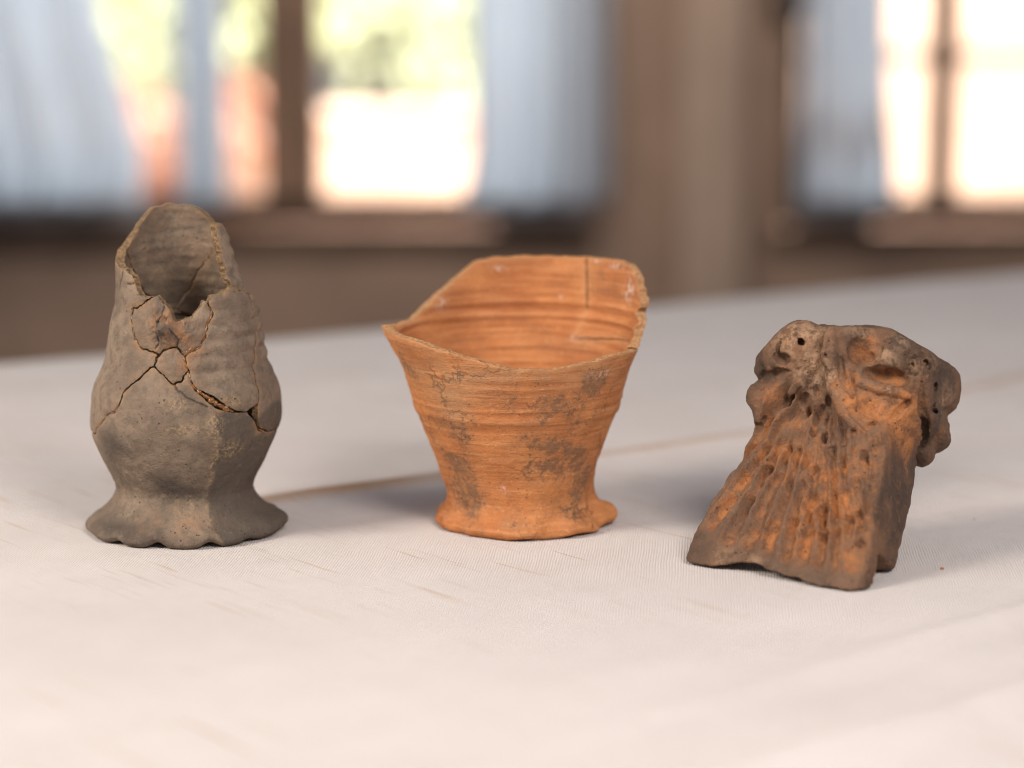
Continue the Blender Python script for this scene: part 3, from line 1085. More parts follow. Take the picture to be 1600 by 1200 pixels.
    s2 = [(-94.7, 102.6), (-88, 100.8), (-80, 98.6), (-70, 98.2), (-60, 97.2), (-52, 97.6), (-46.6, 96.4), (-40, 95.2), (-35.4, 92.0), (-31.5, 88.4), (-25, 87.8), (-17.3, 88.5)]
    s2 += B2[::-1][1:] + B1[::-1][1:] + A[::-1][1:] + [(-100, 36), (-150, 42), (-170, 60)] + li[::-1][:-1]
    s3 = [(-17.3, 88.5), (-14, 88.7), (-8.2, 86.3), (-4, 84.5), (-1.6, 81.9), (0.8, 80.4), (7, 80.8), (13, 81.8), (16, 83.6), (19.5, 84.6), (24, 86.9), (28.4, 87.1)]
    s3 += Ec[::-1][1:] + C1[::-1][1:] + B2[1:-1]
    s4 = B1 + C1[1:] + C2[1:] + D[::-1][1:-1]
    rimr = [(28.4, 87.1), (33, 88.4), (40.9, 89.0), (46, 90.2), (51, 90.2), (57.8, 90.8), (63, 89.0), (70, 88.6), (76, 86.6), (80.6, 86.9)]
    s5 = Ec + rimr[1:] + F[::-1][1:] + [(50, 48.4), J5] + C3[::-1][1:-1] + [J4] + C2[::-1][1:-1]
    s6 = [(55.0, 48.0), (54.5, 45.0), (58.5, 40.3), (68.2, 38.1), (77.1, 38.0), (120, 37), (160, 40), (210, 42), (190, 60), (197.6, 77.3), (186, 75.8), (150, 72), (110, 80), (88, 86.2), (84, 87.8), (80.6, 86.9)] + F[::-1][1:]
    s7 = [(-94.7, 102.6), (-102, 103.6), (-111, 105.3), (-121, 108.2), (-132, 112.0), (-140, 114.6), (-150, 116.6), (-163, 117.4), (-177, 117.5), (-190, 117.2), (-200.3, 116.4), (-209, 114.6), (-216, 112.2)] + di + li[::-1][1:-1]
    s8 = [(60.5, 91.0), (61.5, 97), (59.5, 103), (60.3, 112.0), (64, 113.0), (75, 112.8), (84, 110.6), (95, 107.2), (115, 104.5), (131, 103.6), (130, 103.8), (168, 92.9), (188.5, 83.0), (197.6, 77.3), (186, 75.8), (150, 72), (110, 80), (88, 86.2), (80.6, 87.6), (70, 88.9), (63, 89.6)]
    ao = {}
    stain_shade = (0.9 * ang_gauss(T, Z, -42, 36, 16, 5) + 0.8 * ang_gauss(T, Z, -5, 22, 16, 8) + 0.8 * ang_gauss(T, Z, 18, 18, 20, 4) + 0.9 * ang_gauss(T, Z, -40, 5, 26, 4)
             + 0.7 * ang_gauss(T, Z, -5, 2.5, 22, 2.5) + 0.9 * ang_gauss(T, Z, 5, 77, 9, 5) + 0.9 * ang_gauss(T, Z, -11, 84, 5, 6) + 0.8 * ang_gauss(T, Z, -6, 75, 7, 3) + 0.5 * ang_gauss(T, Z, -52, 30, 8, 3) + 0.35 * ang_gauss(T, Z, 8, 55, 8, 3))
    # the darker zone right of the facet is the jar's shaded side painted in, with a clear edge
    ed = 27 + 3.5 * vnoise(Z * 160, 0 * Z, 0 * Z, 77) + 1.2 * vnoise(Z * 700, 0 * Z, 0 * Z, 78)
    shade_zone = sstep(-1.4, 1.4, T - ed) * (1 - sstep(110, 150, T)) * (1 - sstep(0.046, 0.049, Z + 0.0015 * np.sin(T / 7)))
    ao['stain_shade'] = np.clip(stain_shade, 0, 1)
    ao['shade_zone'] = shade_zone
    ao['pale'] = np.clip(ang_gauss(T, Z, 2, 52, 7, 2.2) + ang_gauss(T, Z, 7, 43, 10, 2) + ang_gauss(T, Z, 25, 44, 5, 5) + ang_gauss(T, Z, 38, 34, 9, 3) + ang_gauss(T, Z, 27, 30, 2, 9)
                         + ang_gauss(T, Z, 37, 52, 6, 2) + 0.8 * ang_gauss(T, Z, 26, 10, 2, 6) + 0.5 * ang_gauss(T, Z, 8, 12, 10, 4), 0, 1)
    ao['scar'] = np.clip(1.1 * ang_gauss(T, Z, -10, 79, 14, 8) + 0.9 * ang_gauss(T, Z, 8, 71, 14, 6) + 0.8 * ang_gauss(T, Z, -2, 65, 10, 5) + 0.5 * ang_gauss(T, Z, 0, 8, 25, 4), 0, 1)
    hair = np.zeros_like(T)
    for ln in ([(0.1, 58.2), (3.1, 56.3), (7.5, 54.3), (15.9, 51.8), (20, 51)], [(-52, 97.5), (-56, 93), (-61, 90)], [(-36, 92.3), (-42, 92.0), (-46, 92.4)],
               [(-8, 85), (-12, 78), (-11, 73), (-14, 70)], [(-3, 78), (2, 74), (1.5, 71)], [(71, 88), (75, 84), (76, 79)]):
        hair = np.maximum(hair, np.exp(-(L.line(ln) / 0.00028) ** 2))
    ao['hair'] = hair
    L.PO = L.PO - L.RAD * (0.0006 * hair)[..., None]
    ai = {'stain_shade': np.clip(0.05 + 0.2 * (1 - sstep(0.075, 0.10, Z)), 0, 1), 'pale': ang_gauss(T, Z, -150, 93, 10, 1.2), 'scar': 0.2 * np.ones_like(T), 'hair': np.maximum(np.exp(-(L.line(di) / 0.0004) ** 2), np.maximum(np.exp(-(L.line(li) / 0.00028) ** 2), np.exp(-(L.line([(-162.4, 77.3), (-174, 75.8), (-190, 74)]) / 0.0003) ** 2)))}
    L.PI = L.PI + L.RAD * (0.0007 * ai['hair'])[..., None]
    g = 0.00030
    kf = int(np.argmax((L.prof[:, 1] > 0.0150) & (np.arange(L.nr) > L.nr // 5)))
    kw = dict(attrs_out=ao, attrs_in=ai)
    f1 = L.field(s1)
    big = 1e-3 + 0 * f1
    # wide glued gap right of the round sherd
    gapw = np.maximum(0, 0.0013 * np.exp(-((T - 25) / 11) ** 2 - ((Z - 0.0525) / 0.006) ** 2))
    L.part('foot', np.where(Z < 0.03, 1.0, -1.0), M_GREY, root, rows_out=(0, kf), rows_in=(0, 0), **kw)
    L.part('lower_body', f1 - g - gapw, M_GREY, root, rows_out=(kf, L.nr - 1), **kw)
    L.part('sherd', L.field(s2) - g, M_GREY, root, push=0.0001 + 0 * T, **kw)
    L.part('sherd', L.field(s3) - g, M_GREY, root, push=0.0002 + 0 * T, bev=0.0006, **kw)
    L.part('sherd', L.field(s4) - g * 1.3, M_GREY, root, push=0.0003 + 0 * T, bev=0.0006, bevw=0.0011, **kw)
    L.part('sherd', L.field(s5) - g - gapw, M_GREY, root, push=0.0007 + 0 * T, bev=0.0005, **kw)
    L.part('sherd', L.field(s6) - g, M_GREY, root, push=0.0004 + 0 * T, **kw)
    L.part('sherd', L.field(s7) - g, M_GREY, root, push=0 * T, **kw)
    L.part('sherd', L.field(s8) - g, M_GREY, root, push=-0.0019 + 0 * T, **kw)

    # amber glue squeezed into the joints: beads lying just under the outer skin
    def bead(path, depth, wid):
        pts = smooth_curve(path, 0.6)                 # degrees / mm, roughly 0.3 mm apart
        c, nrm = [], []
        it = np.clip(((pts[:, 0] + 180) / 360 * L.nt).astype(int), 0, L.nt - 1)
        for k, (a, zmm) in enumerate(pts):
            j = int(np.argmin(np.abs(L.zmap[0] - zmm / 1000) + 1e3 * (np.arange(L.nr) < L.nr // 5)))
            c.append(L.PO[it[k], j] - L.RAD[it[k], j] * depth)
            nrm.append(L.RAD[it[k], j])
        c, nrm = np.array(c), np.array(nrm)
        t = np.gradient(c, axis=0); t /= np.linalg.norm(t, axis=1)[:, None] + 1e-12
        bi = np.cross(t, nrm)
        n = len(c); m = 8
        w_ = wid * (0.75 + 0.45 * vnoise(np.arange(n) * 0.5, np.zeros(n), np.zeros(n), int(abs(path[0][0]) * 7) + 3)) * np.minimum(1, np.minimum(np.arange(n), n - 1 - np.arange(n)) / 2.0 + 0.15)
        v = []
        for q in range(m):
            a = 2 * math.pi * q / m
            v.append(c + bi * (w_ * math.cos(a))[:, None] + nrm * (w_ * 0.8 * math.sin(a))[:, None])
        v = np.stack(v, 1).reshape(-1, 3)
        f = [(i * m + q, i * m + (q + 1) % m, (i + 1) * m + (q + 1) % m, (i + 1) * m + q) for i in range(n - 1) for q in range(m)]
        mesh_obj('glue', v, f, M_GLUE, root)
    bead(C3[:6], 0.0010, 0.00125)
    bead(C2, 0.0005, 0.0008)
    bead(Ec[:7], 0.0003, 0.0005)
    bead([(6.9, 68.0), (8.5, 68.8), (11, 69.9), (14, 70.6)], 0.0001, 0.0008)
    bead(F[:6], 0.0005, 0.00042)
    bead(F[5:], 0.0006, 0.0003)
    bead(A[:5], 0.0006, 0.00038)
    bead(B2[2:7], 0.0005, 0.00036)
    bead([(58.5, 40.2), (63, 39.0), (68.2, 37.9), (74, 37.9)], 0.0004, 0.0004)


build_grey_jar()


# ------------------------------------------------------------------ orange beaker
def build_orange_beaker():
    cx, cy = 0.0025, 0.8354
    root = empty('broken_beaker', (cx, cy, 0), 'orange flaring beaker with a broken slanting rim and stained outside', 'beaker')
    outer = [(0.0001, 0.0030), (0.012, 0.0026), (0.022, 0.0016), (0.0285, 0.0002), (0.0306, 0.0003), (0.0317, 0.0012), (0.0318, 0.0026), (0.0305, 0.0044), (0.0286, 0.0061),
             (0.0274, 0.0084), (0.0275, 0.0125), (0.0281, 0.0162), (0.0298, 0.0234), (0.0334, 0.0328), (0.0357, 0.0393), (0.0378, 0.0441), (0.0386, 0.0475),
             (0.0404, 0.0540), (0.0430, 0.0615), (0.0470, 0.0705), (0.0488, 0.0760), (0.0500, 0.0820), (0.0508, 0.0880), (0.0515, 0.0950)]

    def off(z):
        return np.interp(z, [0, .007, .016, .03, .06, .095], [.0016, .0012, -.0002, -.0008, -.0010, -.0006])

    def out_fn(T, R, Z):
        x, y = np.sin(np.radians(T)), np.cos(np.radians(T))
        r, z = R.copy(), Z.copy()
        up = sstep(0.030, 0.044, Z)
        r = r + 0.0006 * fbm(x * 1.4, y * 1.4, Z * 45, 103, 3)
        r = r + (0.00009 * vnoise(x * 0.6, y * 0.6, Z * 330, 104) + 0.00018 * vnoise(x * 1.6, y * 1.6, Z * 800, 105)) * (0.15 + 0.85 * up)
        r = r + 0.00030 * fbm(x * 9, y * 9, Z * 260, 106, 5, 0.6)
        r = r + 0.0007 * fbm(x * 3.5, y * 3.5, Z * 90, 108, 3) * (1 - sstep(0.03, 0.045, Z))
        r = r + 0.0016 * np.exp(-((T + 92) / 14.0) ** 2) * sstep(0.058, 0.074, Z)
        z0 = 0.0435 + 0.0005 * vnoise(x * 2, y * 2, 0 * Z, 107)
        r = r + 0.00022 * np.exp(-((Z - z0) / 0.0014) ** 2) - 0.00012 * np.exp(-((Z - z0 + 0.0026) / 0.0012) ** 2)
        for zz, a in ((0.0478, 0.00018), (0.0520, 0.00016), (0.0562, 0.00014)):
            r = r + a * np.exp(-((Z - zz - 0.0004 * np.sin(np.radians(T) * 2)) / 0.0008) ** 2)
        # vertical finger dents on the lower wall
        r = r - 0.0010 * sstep(0.006, 0.012, Z) * (1 - sstep(0.018, 0.034, Z)) * np.exp(-(((T + 20) / 16.0)) ** 2)
        foot = (1 - sstep(0.0055, 0.0125, Z)) * sstep(0.016, 0.028, R)
        lump = vnoise(x * 2.6, y * 2.6, 0 * Z + 2, 111) + 0.6 * vnoise(x * 6, y * 6, Z * 200, 112)
        r = r + 0.0021 * lump * foot
        d = lambda a: (T - a + 180) % 360 - 180
        r = r - 0.0011 * np.exp(-(d(63) / 6) ** 2) * foot + 0.0016 * np.exp(-(d(86) / 14) ** 2) * foot
        r = r - 0.0010 * np.exp(-(d(22) / 8) ** 2) * foot + 0.0010 * np.exp(-(d(-8) / 14) ** 2) * foot
        z = z + foot * (1 - sstep(0.004, 0.009, Z)) * (0.0007 * np.clip(vnoise(x * 4, y * 4, 0 * Z, 113), 0, 1) + 0.0022 * np.exp(-(d(95) / 24) ** 2) + 0.0010 * np.exp(-(d(40) / 12) ** 2))
        return r, z

    def in_fn(T, R, Z):
        x, y = np.sin(np.radians(T)), np.cos(np.radians(T))
        r = R + 0.00045 * fbm(x * 1.2, y * 1.2, Z * 40, 121, 3)
        r = r + 0.00022 * vnoise(x * 0.8, y * 0.8, Z * 420, 122) + 0.00012 * vnoise(x * 0.8, y * 0.8, Z * 1100, 123)
        for zz, a in ((0.0765, -0.0007), (0.0738, 0.0006), (0.0715, -0.0006), (0.0694, 0.0004), (0.0655, -0.0004), (0.060, -0.0004)):
            r = r + a * np.exp(-((Z - zz - 0.0003 * np.sin(np.radians(T))) / 0.0008) ** 2)
        return np.maximum(r, 1e-4), Z

    L = Lathe(cx, cy, outer, 0.0034, (0.010, 0.016), 680, 0.00042, 0.042, out_fn, in_fn, off, 150, 0.00055)
    T = np.degrees(L.TH); Z = L.zmap
    front = [(-122.6, 72.8), (-110, 72.2), (-98, 72.6), (-92, 73.7), (-88, 74.1), (-82, 73.7), (-72, 73.1), (-53.1, 72.6), (-42, 71.2), (-31.7, 69.6), (-23, 68.0), (-14.3, 66.4), (-6, 65.0), (2.8, 64.2), (14.5, 63.9), (26.8, 64.3), (34, 65.3), (40.3, 65.5), (50, 66.6), (58.2, 66.7), (70, 66.2), (83, 65.4)]
    crack = [(83, 65.4), (91, 64.9), (105, 66.4), (119.3, 65.6), (133, 64.2), (147.0, 63.6), (145, 69), (143.4, 75.4), (145, 83), (146.4, 91.0), (146.6, 94.2)]
    backrim = [(146.6, 94.2), (151, 94.1), (177, 93.8), (190.4, 93.2), (199.9, 91.8), (205.5, 88.0), (214.6, 82.6), (227.4, 76.8), (237.4, 72.8)]
    s_body = [(a - 360, z) for a, z in crack[-6:] + backrim[1:-1]] + front + crack[1:] + backrim[1:]
    ext = [(a + 360, z) for a, z in front[1:5]]
    s_body = s_body + ext
    s_body = s_body + [(s_body[-1][0], -30), (s_body[0][0], -30)]
    right = [(83, 65.6), (85.5, 67.6), (88.5, 68.6), (89.5, 70.6), (92.5, 71.8), (92.5, 73.6), (94.0, 75.6), (97.0, 76.0), (100.0, 76.8), (100.4, 78.0), (98.0, 79.0), (97.2, 80.6), (99.0, 82.6), (103.5, 83.4), (104.0, 85.6), (107.5, 86.4), (108.6, 89.2), (113, 91.0), (118.6, 93.2), (125, 94.0), (131, 94.2), (140, 94.1)]
    s_rim = right + crack[::-1][:-1]
    d = lambda a: (T - a + 180) % 360 - 180
    stain_shade = (0.9 * ang_gauss(T, Z, 32, 27, 24, 14) + 0.8 * ang_gauss(T, Z, 30, 44, 16, 8) + 0.8 * ang_gauss(T, Z, 50, 18, 16, 9) + 0.75 * ang_gauss(T, Z, -40, 38, 18, 10)
             + 0.85 * ang_gauss(T, Z, -46, 14, 24, 10) + 0.8 * ang_gauss(T, Z, -64, 63, 20, 8) + 0.6 * ang_gauss(T, Z, -52, 26, 18, 10) + 0.7 * ang_gauss(T, Z, 0, 32, 16, 7) + 0.6 * ang_gauss(T, Z, 46, 57, 26, 6)
             + 0.6 * ang_gauss(T, Z, -15, 7, 24, 6) + 0.6 * ang_gauss(T, Z, 36, 6, 12, 5) + 0.5 * ang_gauss(T, Z, 5, 52, 40, 8))
    ao = {'stain_shade': np.clip(1.2 * stain_shade + 0.10, 0, 1),
          'pale': np.clip(0.9 * ang_gauss(T, Z, -38, 60, 22, 9) + 0.6 * ang_gauss(T, Z, -35, 47, 10, 8) + 0.5 * ang_gauss(T, Z, 40, 60, 30, 5) + 0.6 * ang_gauss(T, Z, 0, 62, 30, 3) + 0.6 * ang_gauss(T, Z, -10, 7, 12, 4), 0, 1),
          'white': np.clip(0.6 * ang_gauss(T, Z, -10, 18, 5, 1.5) + 0.4 * ang_gauss(T, Z, 45, 60, 8, 1.5), 0, 1), 'hair': 0 * T}
    hair_in = np.exp(-(L.line([(95, 67), (105, 66.4), (119.3, 65.6), (133, 64.2), (147.0, 63.6)]) / 0.0004) ** 2)
    ai = {'stain_shade': np.clip(0.18 + 0.45 * ang_gauss(T, Z, 130, 86, 22, 6) + 0.35 * ang_gauss(T, Z, 178, 91, 40, 2.5) + 0.3 * ang_gauss(T, Z, 135, 60, 30, 4), 0, 1), 'pale': 0.2 * ang_gauss(T, Z, 180, 60, 60, 6),
          'white': np.clip(ang_gauss(T, Z, 115, 84, 4, 5) + ang_gauss(T, Z, -171, 89, 2.5, 0.9) + ang_gauss(T, Z, -140, 77, 3, 2) + 0.8 * ang_gauss(T, Z, 146, 64, 4, 1) + ang_gauss(T, Z, 141, 93, 2, .8) + ang_gauss(T, Z, 128, 92, 5, .8) + 0.9 * ang_gauss(T, Z, 158, 79, 1.0, .8), 0, 1),
          'hair': np.clip(0.6 * hair_in + np.exp(-(L.line([(143.4, 75.4), (145, 83), (146.4, 91.0), (146.6, 92.5)]) / 0.0005) ** 2), 0, 1)}
    L.PI = L.PI + L.RAD * (0.0007 * ai['hair'])[..., None]
    kf = int(np.argmax((L.prof[:, 1] > 0.0096) & (np.arange(L.nr) > L.nr // 5)))
    kw = dict(attrs_out=ao, attrs_in=ai)
    g = 0.00013
    L.part('foot', np.where(Z < 0.03, 1.0, -1.0), M_ORANGE, root, rows_out=(0, kf), rows_in=(0, 0), **kw)
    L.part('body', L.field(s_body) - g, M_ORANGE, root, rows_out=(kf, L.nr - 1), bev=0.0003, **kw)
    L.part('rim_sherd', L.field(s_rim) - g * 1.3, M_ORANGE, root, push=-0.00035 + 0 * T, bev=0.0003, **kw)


build_orange_beaker()


# ------------------------------------------------------------------ brown sherd with modelled faces, carved as a distance field
def cam_ray(px, py):
    """direction of the sight line through a spot of the 1600 x 1200 photograph, used only to place the modelled features in space"""
    f = 3600.0
    fw = np.array([0, math.cos(PITCH), -math.sin(PITCH)]); up = np.array([0, math.sin(PITCH), math.cos(PITCH)])
    d = fw * f + np.array([1.0, 0, 0]) * (px - 800) + up * (600 - py)
    return d


def at(px, py, Y):
    d = cam_ray(px, py)
    return np.array([0, 0, CAM_H]) + d * (Y / d[1])


def surface_nets(F, lo, h):
    """naive surface nets, F<0 inside"""
    nx, ny, nz = F.shape
    ins = F < 0
    c = np.zeros((nx - 1, ny - 1, nz - 1), np.int8)
    for a in (0, 1):
        for b in (0, 1):
            for d in (0, 1):
                c += ins[a:nx - 1 + a, b:ny - 1 + b, d:nz - 1 + d]
    act = (c > 0) & (c < 8)
    ci = np.argwhere(act)
    acc = np.zeros((len(ci), 3)); cnt = np.zeros(len(ci))
    corners = [(a, b, d) for a in (0, 1) for b in (0, 1) for d in (0, 1)]
    for i, p in enumerate(corners):
        for q in corners[i + 1:]:
            if sum(abs(x - y) for x, y in zip(p, q)) != 1:
                continue
            fp = F[ci[:, 0] + p[0], ci[:, 1] + p[1], ci[:, 2] + p[2]]
            fq = F[ci[:, 0] + q[0], ci[:, 1] + q[1], ci[:, 2] + q[2]]
            m = (fp < 0) != (fq < 0)
            t = np.where(m, fp / np.where(m, fp - fq, 1), 0)
            P = np.array(p) + t[:, None] * (np.array(q) - np.array(p))
            acc[m] += P[m]; cnt[m] += 1
    V = lo + (ci + acc / cnt[:, None]) * h
    idx = np.full(act.shape, -1, np.int64)
    idx[act] = np.arange(len(ci))
    faces = []
    for ax in range(3):
        o1, o2 = [(1, 2), (2, 0), (0, 1)][ax]
        s0 = [slice(1, n - 1) for n in F.shape]
        a0 = list(s0); a1 = list(s0)
        a0[ax] = slice(0, F.shape[ax] - 1); a1[ax] = slice(1, F.shape[ax])
        A_, B_ = ins[tuple(a0)], ins[tuple(a1)]
        e = np.argwhere(A_ != B_)
        base = e + 1
        base[:, ax] -= 1
        fl = A_[tuple(e.T)]
        def cell(d1, d2):
            k = base.copy(); k[:, o1] -= d1; k[:, o2] -= d2
            return idx[k[:, 0], k[:, 1], k[:, 2]]
        q = np.stack([cell(1, 1), cell(0, 1), cell(0, 0), cell(1, 0)], -1)
        q[~fl] = q[~fl][:, ::-1]
        faces.append(q)
    return V, np.concatenate(faces)


def build_sherd():
    org = np.array([0.108, 0.762, 0.0])
    h = 0.00052
    lo = np.array([0.052, 0.715, -0.0015]); hi = np.array([0.166, 0.836, 0.0865])
    n = np.ceil((hi - lo) / h).astype(int)
    ax = [(lo[k] + h * np.arange(n[k])).astype(np.float32) for k in range(3)]
    X, Y, Zz = np.meshgrid(*ax, indexing='ij')

    def plane(p, q, r, flip):
        nn = np.cross(np.array(q) - p, np.array(r) - p); nn /= np.linalg.norm(nn)
        if nn @ flip < 0: nn = -nn
        return nn.astype(np.float32), np.float32(nn @ p)

    def smax(a, b, k):
        m = np.clip(0.5 + 0.5 * (a - b) / k, 0, 1)
        return b + (a - b) * m + k * m * (1 - m)

    def smin(a, b, k):
        return -smax(-a, -b, k)

    def dist(pl):
        return X * pl[0][0] + Y * pl[0][1] + Zz * pl[0][2] - pl[1]

    Lb = np.array([0.0595, 0.768, 0.0]); Rb = np.array([0.1135, 0.7275, 0.0]); Bb = np.array([0.1310, 0.7725, 0.0])
    Ct = at(1384, 668, 0.7690)                              # top of the rounded corner between front and side
    pf = plane(Lb, Rb, Ct, np.array([-0.5, -1, 0.2]))
    pc = plane(Rb, Ct, at(1432, 735, 0.787), np.array([0.7, -1, 0.2]))
    pr = plane(at(1394, 880, 0.7725), at(1436, 735, 0.790), at(1436, 735, 0.790) + np.array([0.002, 0.02, 0.0]), np.array([1, 0, 0]))
    fn, fd = pf[0].astype(float), float(pf[1])
    front, side, right = dist(pf), dist(pc), dist(pr)
    l1 = dist(plane(at(1068, 852, 0.770), at(1166, 692, 0.785), at(1166, 692, 0.785) + np.array([0.012, 0.03, 0.0]), np.array([-1, 0, 0.2])))
    l2 = dist(plane(at(1066, 880, 0.768), at(1066, 850, 0.768), at(1066, 850, 0.768) + np.array([0.012, 0.03, 0.0]), np.array([-1, 0, 0.0])))

    def on_front(px, py):
        d = cam_ray(px, py); o = np.array([0, 0, CAM_H])
        return o + d * ((fd - fn @ o) / (fn @ d))
    ap = on_front(1276, 592)
    eu = on_front(1360, 760) - on_front(1200, 760); eu -= fn * (eu @ fn); eu /= np.linalg.norm(eu)
    ev = np.cross(fn, eu)
    if ev[2] > 0: ev = -ev
    eu = eu.astype(np.float32); ev = ev.astype(np.float32)

    def uv(P):
        q = P - ap
        return float(q @ eu), float(q @ ev)
    U = (X - ap[0]) * eu[0] + (Y - ap[1]) * eu[1] + (Zz - ap[2]) * eu[2]
    V = (X - ap[0]) * ev[0] + (Y - ap[1]) * ev[1] + (Zz - ap[2]) * ev[2]
    # body of the skirt: bowed front, rounded corner, side wall, blunt left edge
    bowed = front - 0.0014 * np.cos(np.clip(U / 0.034, -1.5, 1.5))
    skirt = smax(bowed, side, 0.0075)
    skirt = smax(skirt, right, 0.004)
    rb = np.abs(right) < 0.004
    right[rb] += 0.0014 * fbm(X[rb] * 130, Y[rb] * 130, Zz[rb] * 130, 230, 3)
    skirt = smax(smax(bowed, side, 0.0075), right, 0.0025)
    outer = skirt.copy()
    skirt = smax(skirt, smax(l1, l2, 0.002), 0.0035)
    hollow = smax(smax(front + 0.0125, side + 0.0115, 0.006), right + 0.0085, 0.004)
    skirt = smax(skirt, -np.maximum(hollow, Zz - 0.046), 0.0015)
    bn = np.array([0.30, 0.92, -0.25]); bn /= np.linalg.norm(bn)
    skirt = smax(skirt, X * bn[0] + Y * bn[1] + Zz * bn[2] - bn @ np.array([0.128, 0.7765, 0.0]) - 0.012 * np.clip(Zz / 0.05, 0, 1), 0.002)
    skirt = smax(skirt, Zz - 0.058, 0.006)
    # ragged underside, arched between the corners and set back under the side wall
    X2, Y2 = X[:, :, 0], Y[:, :, 0]
    e2 = (Rb - Lb)[:2]
    t_edge = np.clip(((X2 - Lb[0]) * e2[0] + (Y2 - Lb[1]) * e2[1]) / (e2 @ e2), 0, 1)
    arch = 0.0030 * np.exp(-((t_edge - 0.36) / 0.17) ** 2) + 0.0009 * np.exp(-((t_edge - 0.62) / 0.12) ** 2)
    arch = arch + 0.0005 * (1 + fbm(X2 * 260, Y2 * 260, 0 * X2, 213, 3))
    far = sstep(0.008, 0.014, Y2 - Rb[1]) * sstep(0.108, 0.114, X2)
    arch = arch * (1 - far) + far * (0.0004 + 0.008 * np.exp(-((Y2 - 0.7470) / 0.0065) ** 2))
    skirt = smax(skirt, arch[:, :, None] - Zz, 0.0016)
    F = skirt.astype(np.float32)

    def surf(px, py, dflt=0.775):
        """depth at which a sight line first meets the clay"""
        d = cam_ray(px, py)
        ys = np.arange(0.72, 0.822, 0.0004)
        P = np.array([0, 0, CAM_H]) + d[None, :] * (ys / d[1])[:, None]
        g = ((P - lo) / h).round().astype(int)
        ok = ((g >= 0) & (g < n)).all(1)
        g = np.clip(g, 0, n - 1)
        k = np.nonzero((F[g[:, 0], g[:, 1], g[:, 2]] < 0) & ok)[0]
        return ys[k[0]] if len(k) else dflt

    def ell(px, py, Yd, r, k=0.004, sub=False, rot=None, noise=0.0, rel=False):
        nonlocal F
        if rel:
            Yd = surf(px, py) + Yd
        c = at(px, py, Yd)
        r = np.array(r, np.float32)
        m = max(r) * 1.25 + 3 * k
        a = np.maximum(((c - m - lo) / h).astype(int), 0); b = np.minimum(((c + m - lo) / h).astype(int) + 1, n)
        sl = tuple(slice(a[i], b[i]) for i in range(3))
        P = np.stack([X[sl] - c[0], Y[sl] - c[1], Zz[sl] - c[2]], -1).astype(np.float32)
        if rot is not None:
            ca, sa = math.cos(rot), math.sin(rot)
            P = np.stack([P[..., 0] * ca + P[..., 2] * sa, P[..., 1], -P[..., 0] * sa + P[..., 2] * ca], -1)
        k0 = np.linalg.norm(P / r, axis=-1); k1 = np.linalg.norm(P / (r * r), axis=-1) + 1e-9
        d = k0 * (k0 - 1) / k1
        if noise:
            bd = np.abs(d) < 0.005
            d[bd] += noise * fbm(X[sl][bd] * 230, Y[sl][bd] * 230, Zz[sl][bd] * 230, int(px), 3)
        F[sl] = smax(F[sl], -d, k) if sub else smin(F[sl], d, k)

    def cap(pts, rad, k=0.002, sub=False):
        """points are picture spots with a depth measured from the clay surface"""
        nonlocal F
        W_ = [at(px, py, surf(px, py) + dy) for px, py, dy in pts]
        if not isinstance(rad, (list, tuple)):
            rad = [rad] * len(W_)
        for i in range(len(W_) - 1):
            a_, b_ = W_[i], W_[i + 1]
            m = max(rad) * 1.3 + 3 * k
            l0 = np.minimum(a_, b_) - m; l1_ = np.maximum(a_, b_) + m
            a = np.maximum(((l0 - lo) / h).astype(int), 0); b = np.minimum(((l1_ - lo) / h).astype(int) + 1, n)
            sl = tuple(slice(a[j], b[j]) for j in range(3))
            P = np.stack([X[sl] - a_[0], Y[sl] - a_[1], Zz[sl] - a_[2]], -1)
            e = b_ - a_
            t = np.clip((P @ e) / (e @ e), 0, 1)
            d = np.linalg.norm(P - t[..., None] * e, axis=-1) - (rad[i] * (1 - t) + rad[i + 1] * t)
            F[sl] = smax(F[sl], -d, k) if sub else smin(F[sl], d, k)

    # ---- head mass
    ell(1340, 592, 0.803, (0.0275, 0.020, 0.0205), 0.007, noise=0.0016)
    ell(1330, 560, 0.800, (0.0150, 0.0175, 0.0160), 0.004, noise=0.0016)
    ell(1395, 566, 0.801, (0.0165, 0.0190, 0.0165), 0.004, noise=0.0016)
    ell(1385, 640, 0.795, (0.0190, 0.0165, 0.0150), 0.008, noise=0.0012)
    # left face: forehead, nose, jaw lobe
    ell(1250, 550, 0.8005, (0.0130, 0.0135, 0.0118), 0.0025, rot=0.35, noise=0.0016)
    ell(1212, 562, 0.800, (0.0064, 0.0085, 0.0090), 0.0025, rot=-0.25, noise=0.0012)
    ell(1274, 578, 0.797, (0.0095, 0.0100, 0.0095), 0.003, noise=0.0014)
    ell(1208, 617, 0.798, (0.0090, 0.0100, 0.0068), 0.0015, rot=0.4, noise=0.0014)
    ell(1248, 592, 0.7975, (0.0130, 0.0105, 0.0066), 0.0020, rot=0.62, noise=0.0012)
    ell(1222, 658, 0.796, (0.0100, 0.0090, 0.0100), 0.004, noise=0.0008)
    # right face in profile, and the broken lug below it
    ell(1457, 600, 0.808, (0.0094, 0.0130, 0.0107), 0.002, rot=-0.5, noise=0.0014)
    ell(1480, 616, 0.810, (0.0040, 0.0090, 0.0076), 0.002, rot=-0.2, noise=0.0008)
    ell(1456, 664, 0.806, (0.0058, 0.0090, 0.0102), 0.002, rot=0.10, noise=0.0014)
    ell(1466, 688, 0.806, (0.0048, 0.0070, 0.0035), 0.001, rot=0.55, noise=0.0008)
    ell(1438, 704, 0.802, (0.0052, 0.0080, 0.0054), 0.002, rot=0.6, noise=0.0008)
    # ---- combed relief: drop-shaped stabs in files fanning out from under the chin
    near = (np.abs(F) < 0.0045) & (front > -0.006) & (V > 0.001)
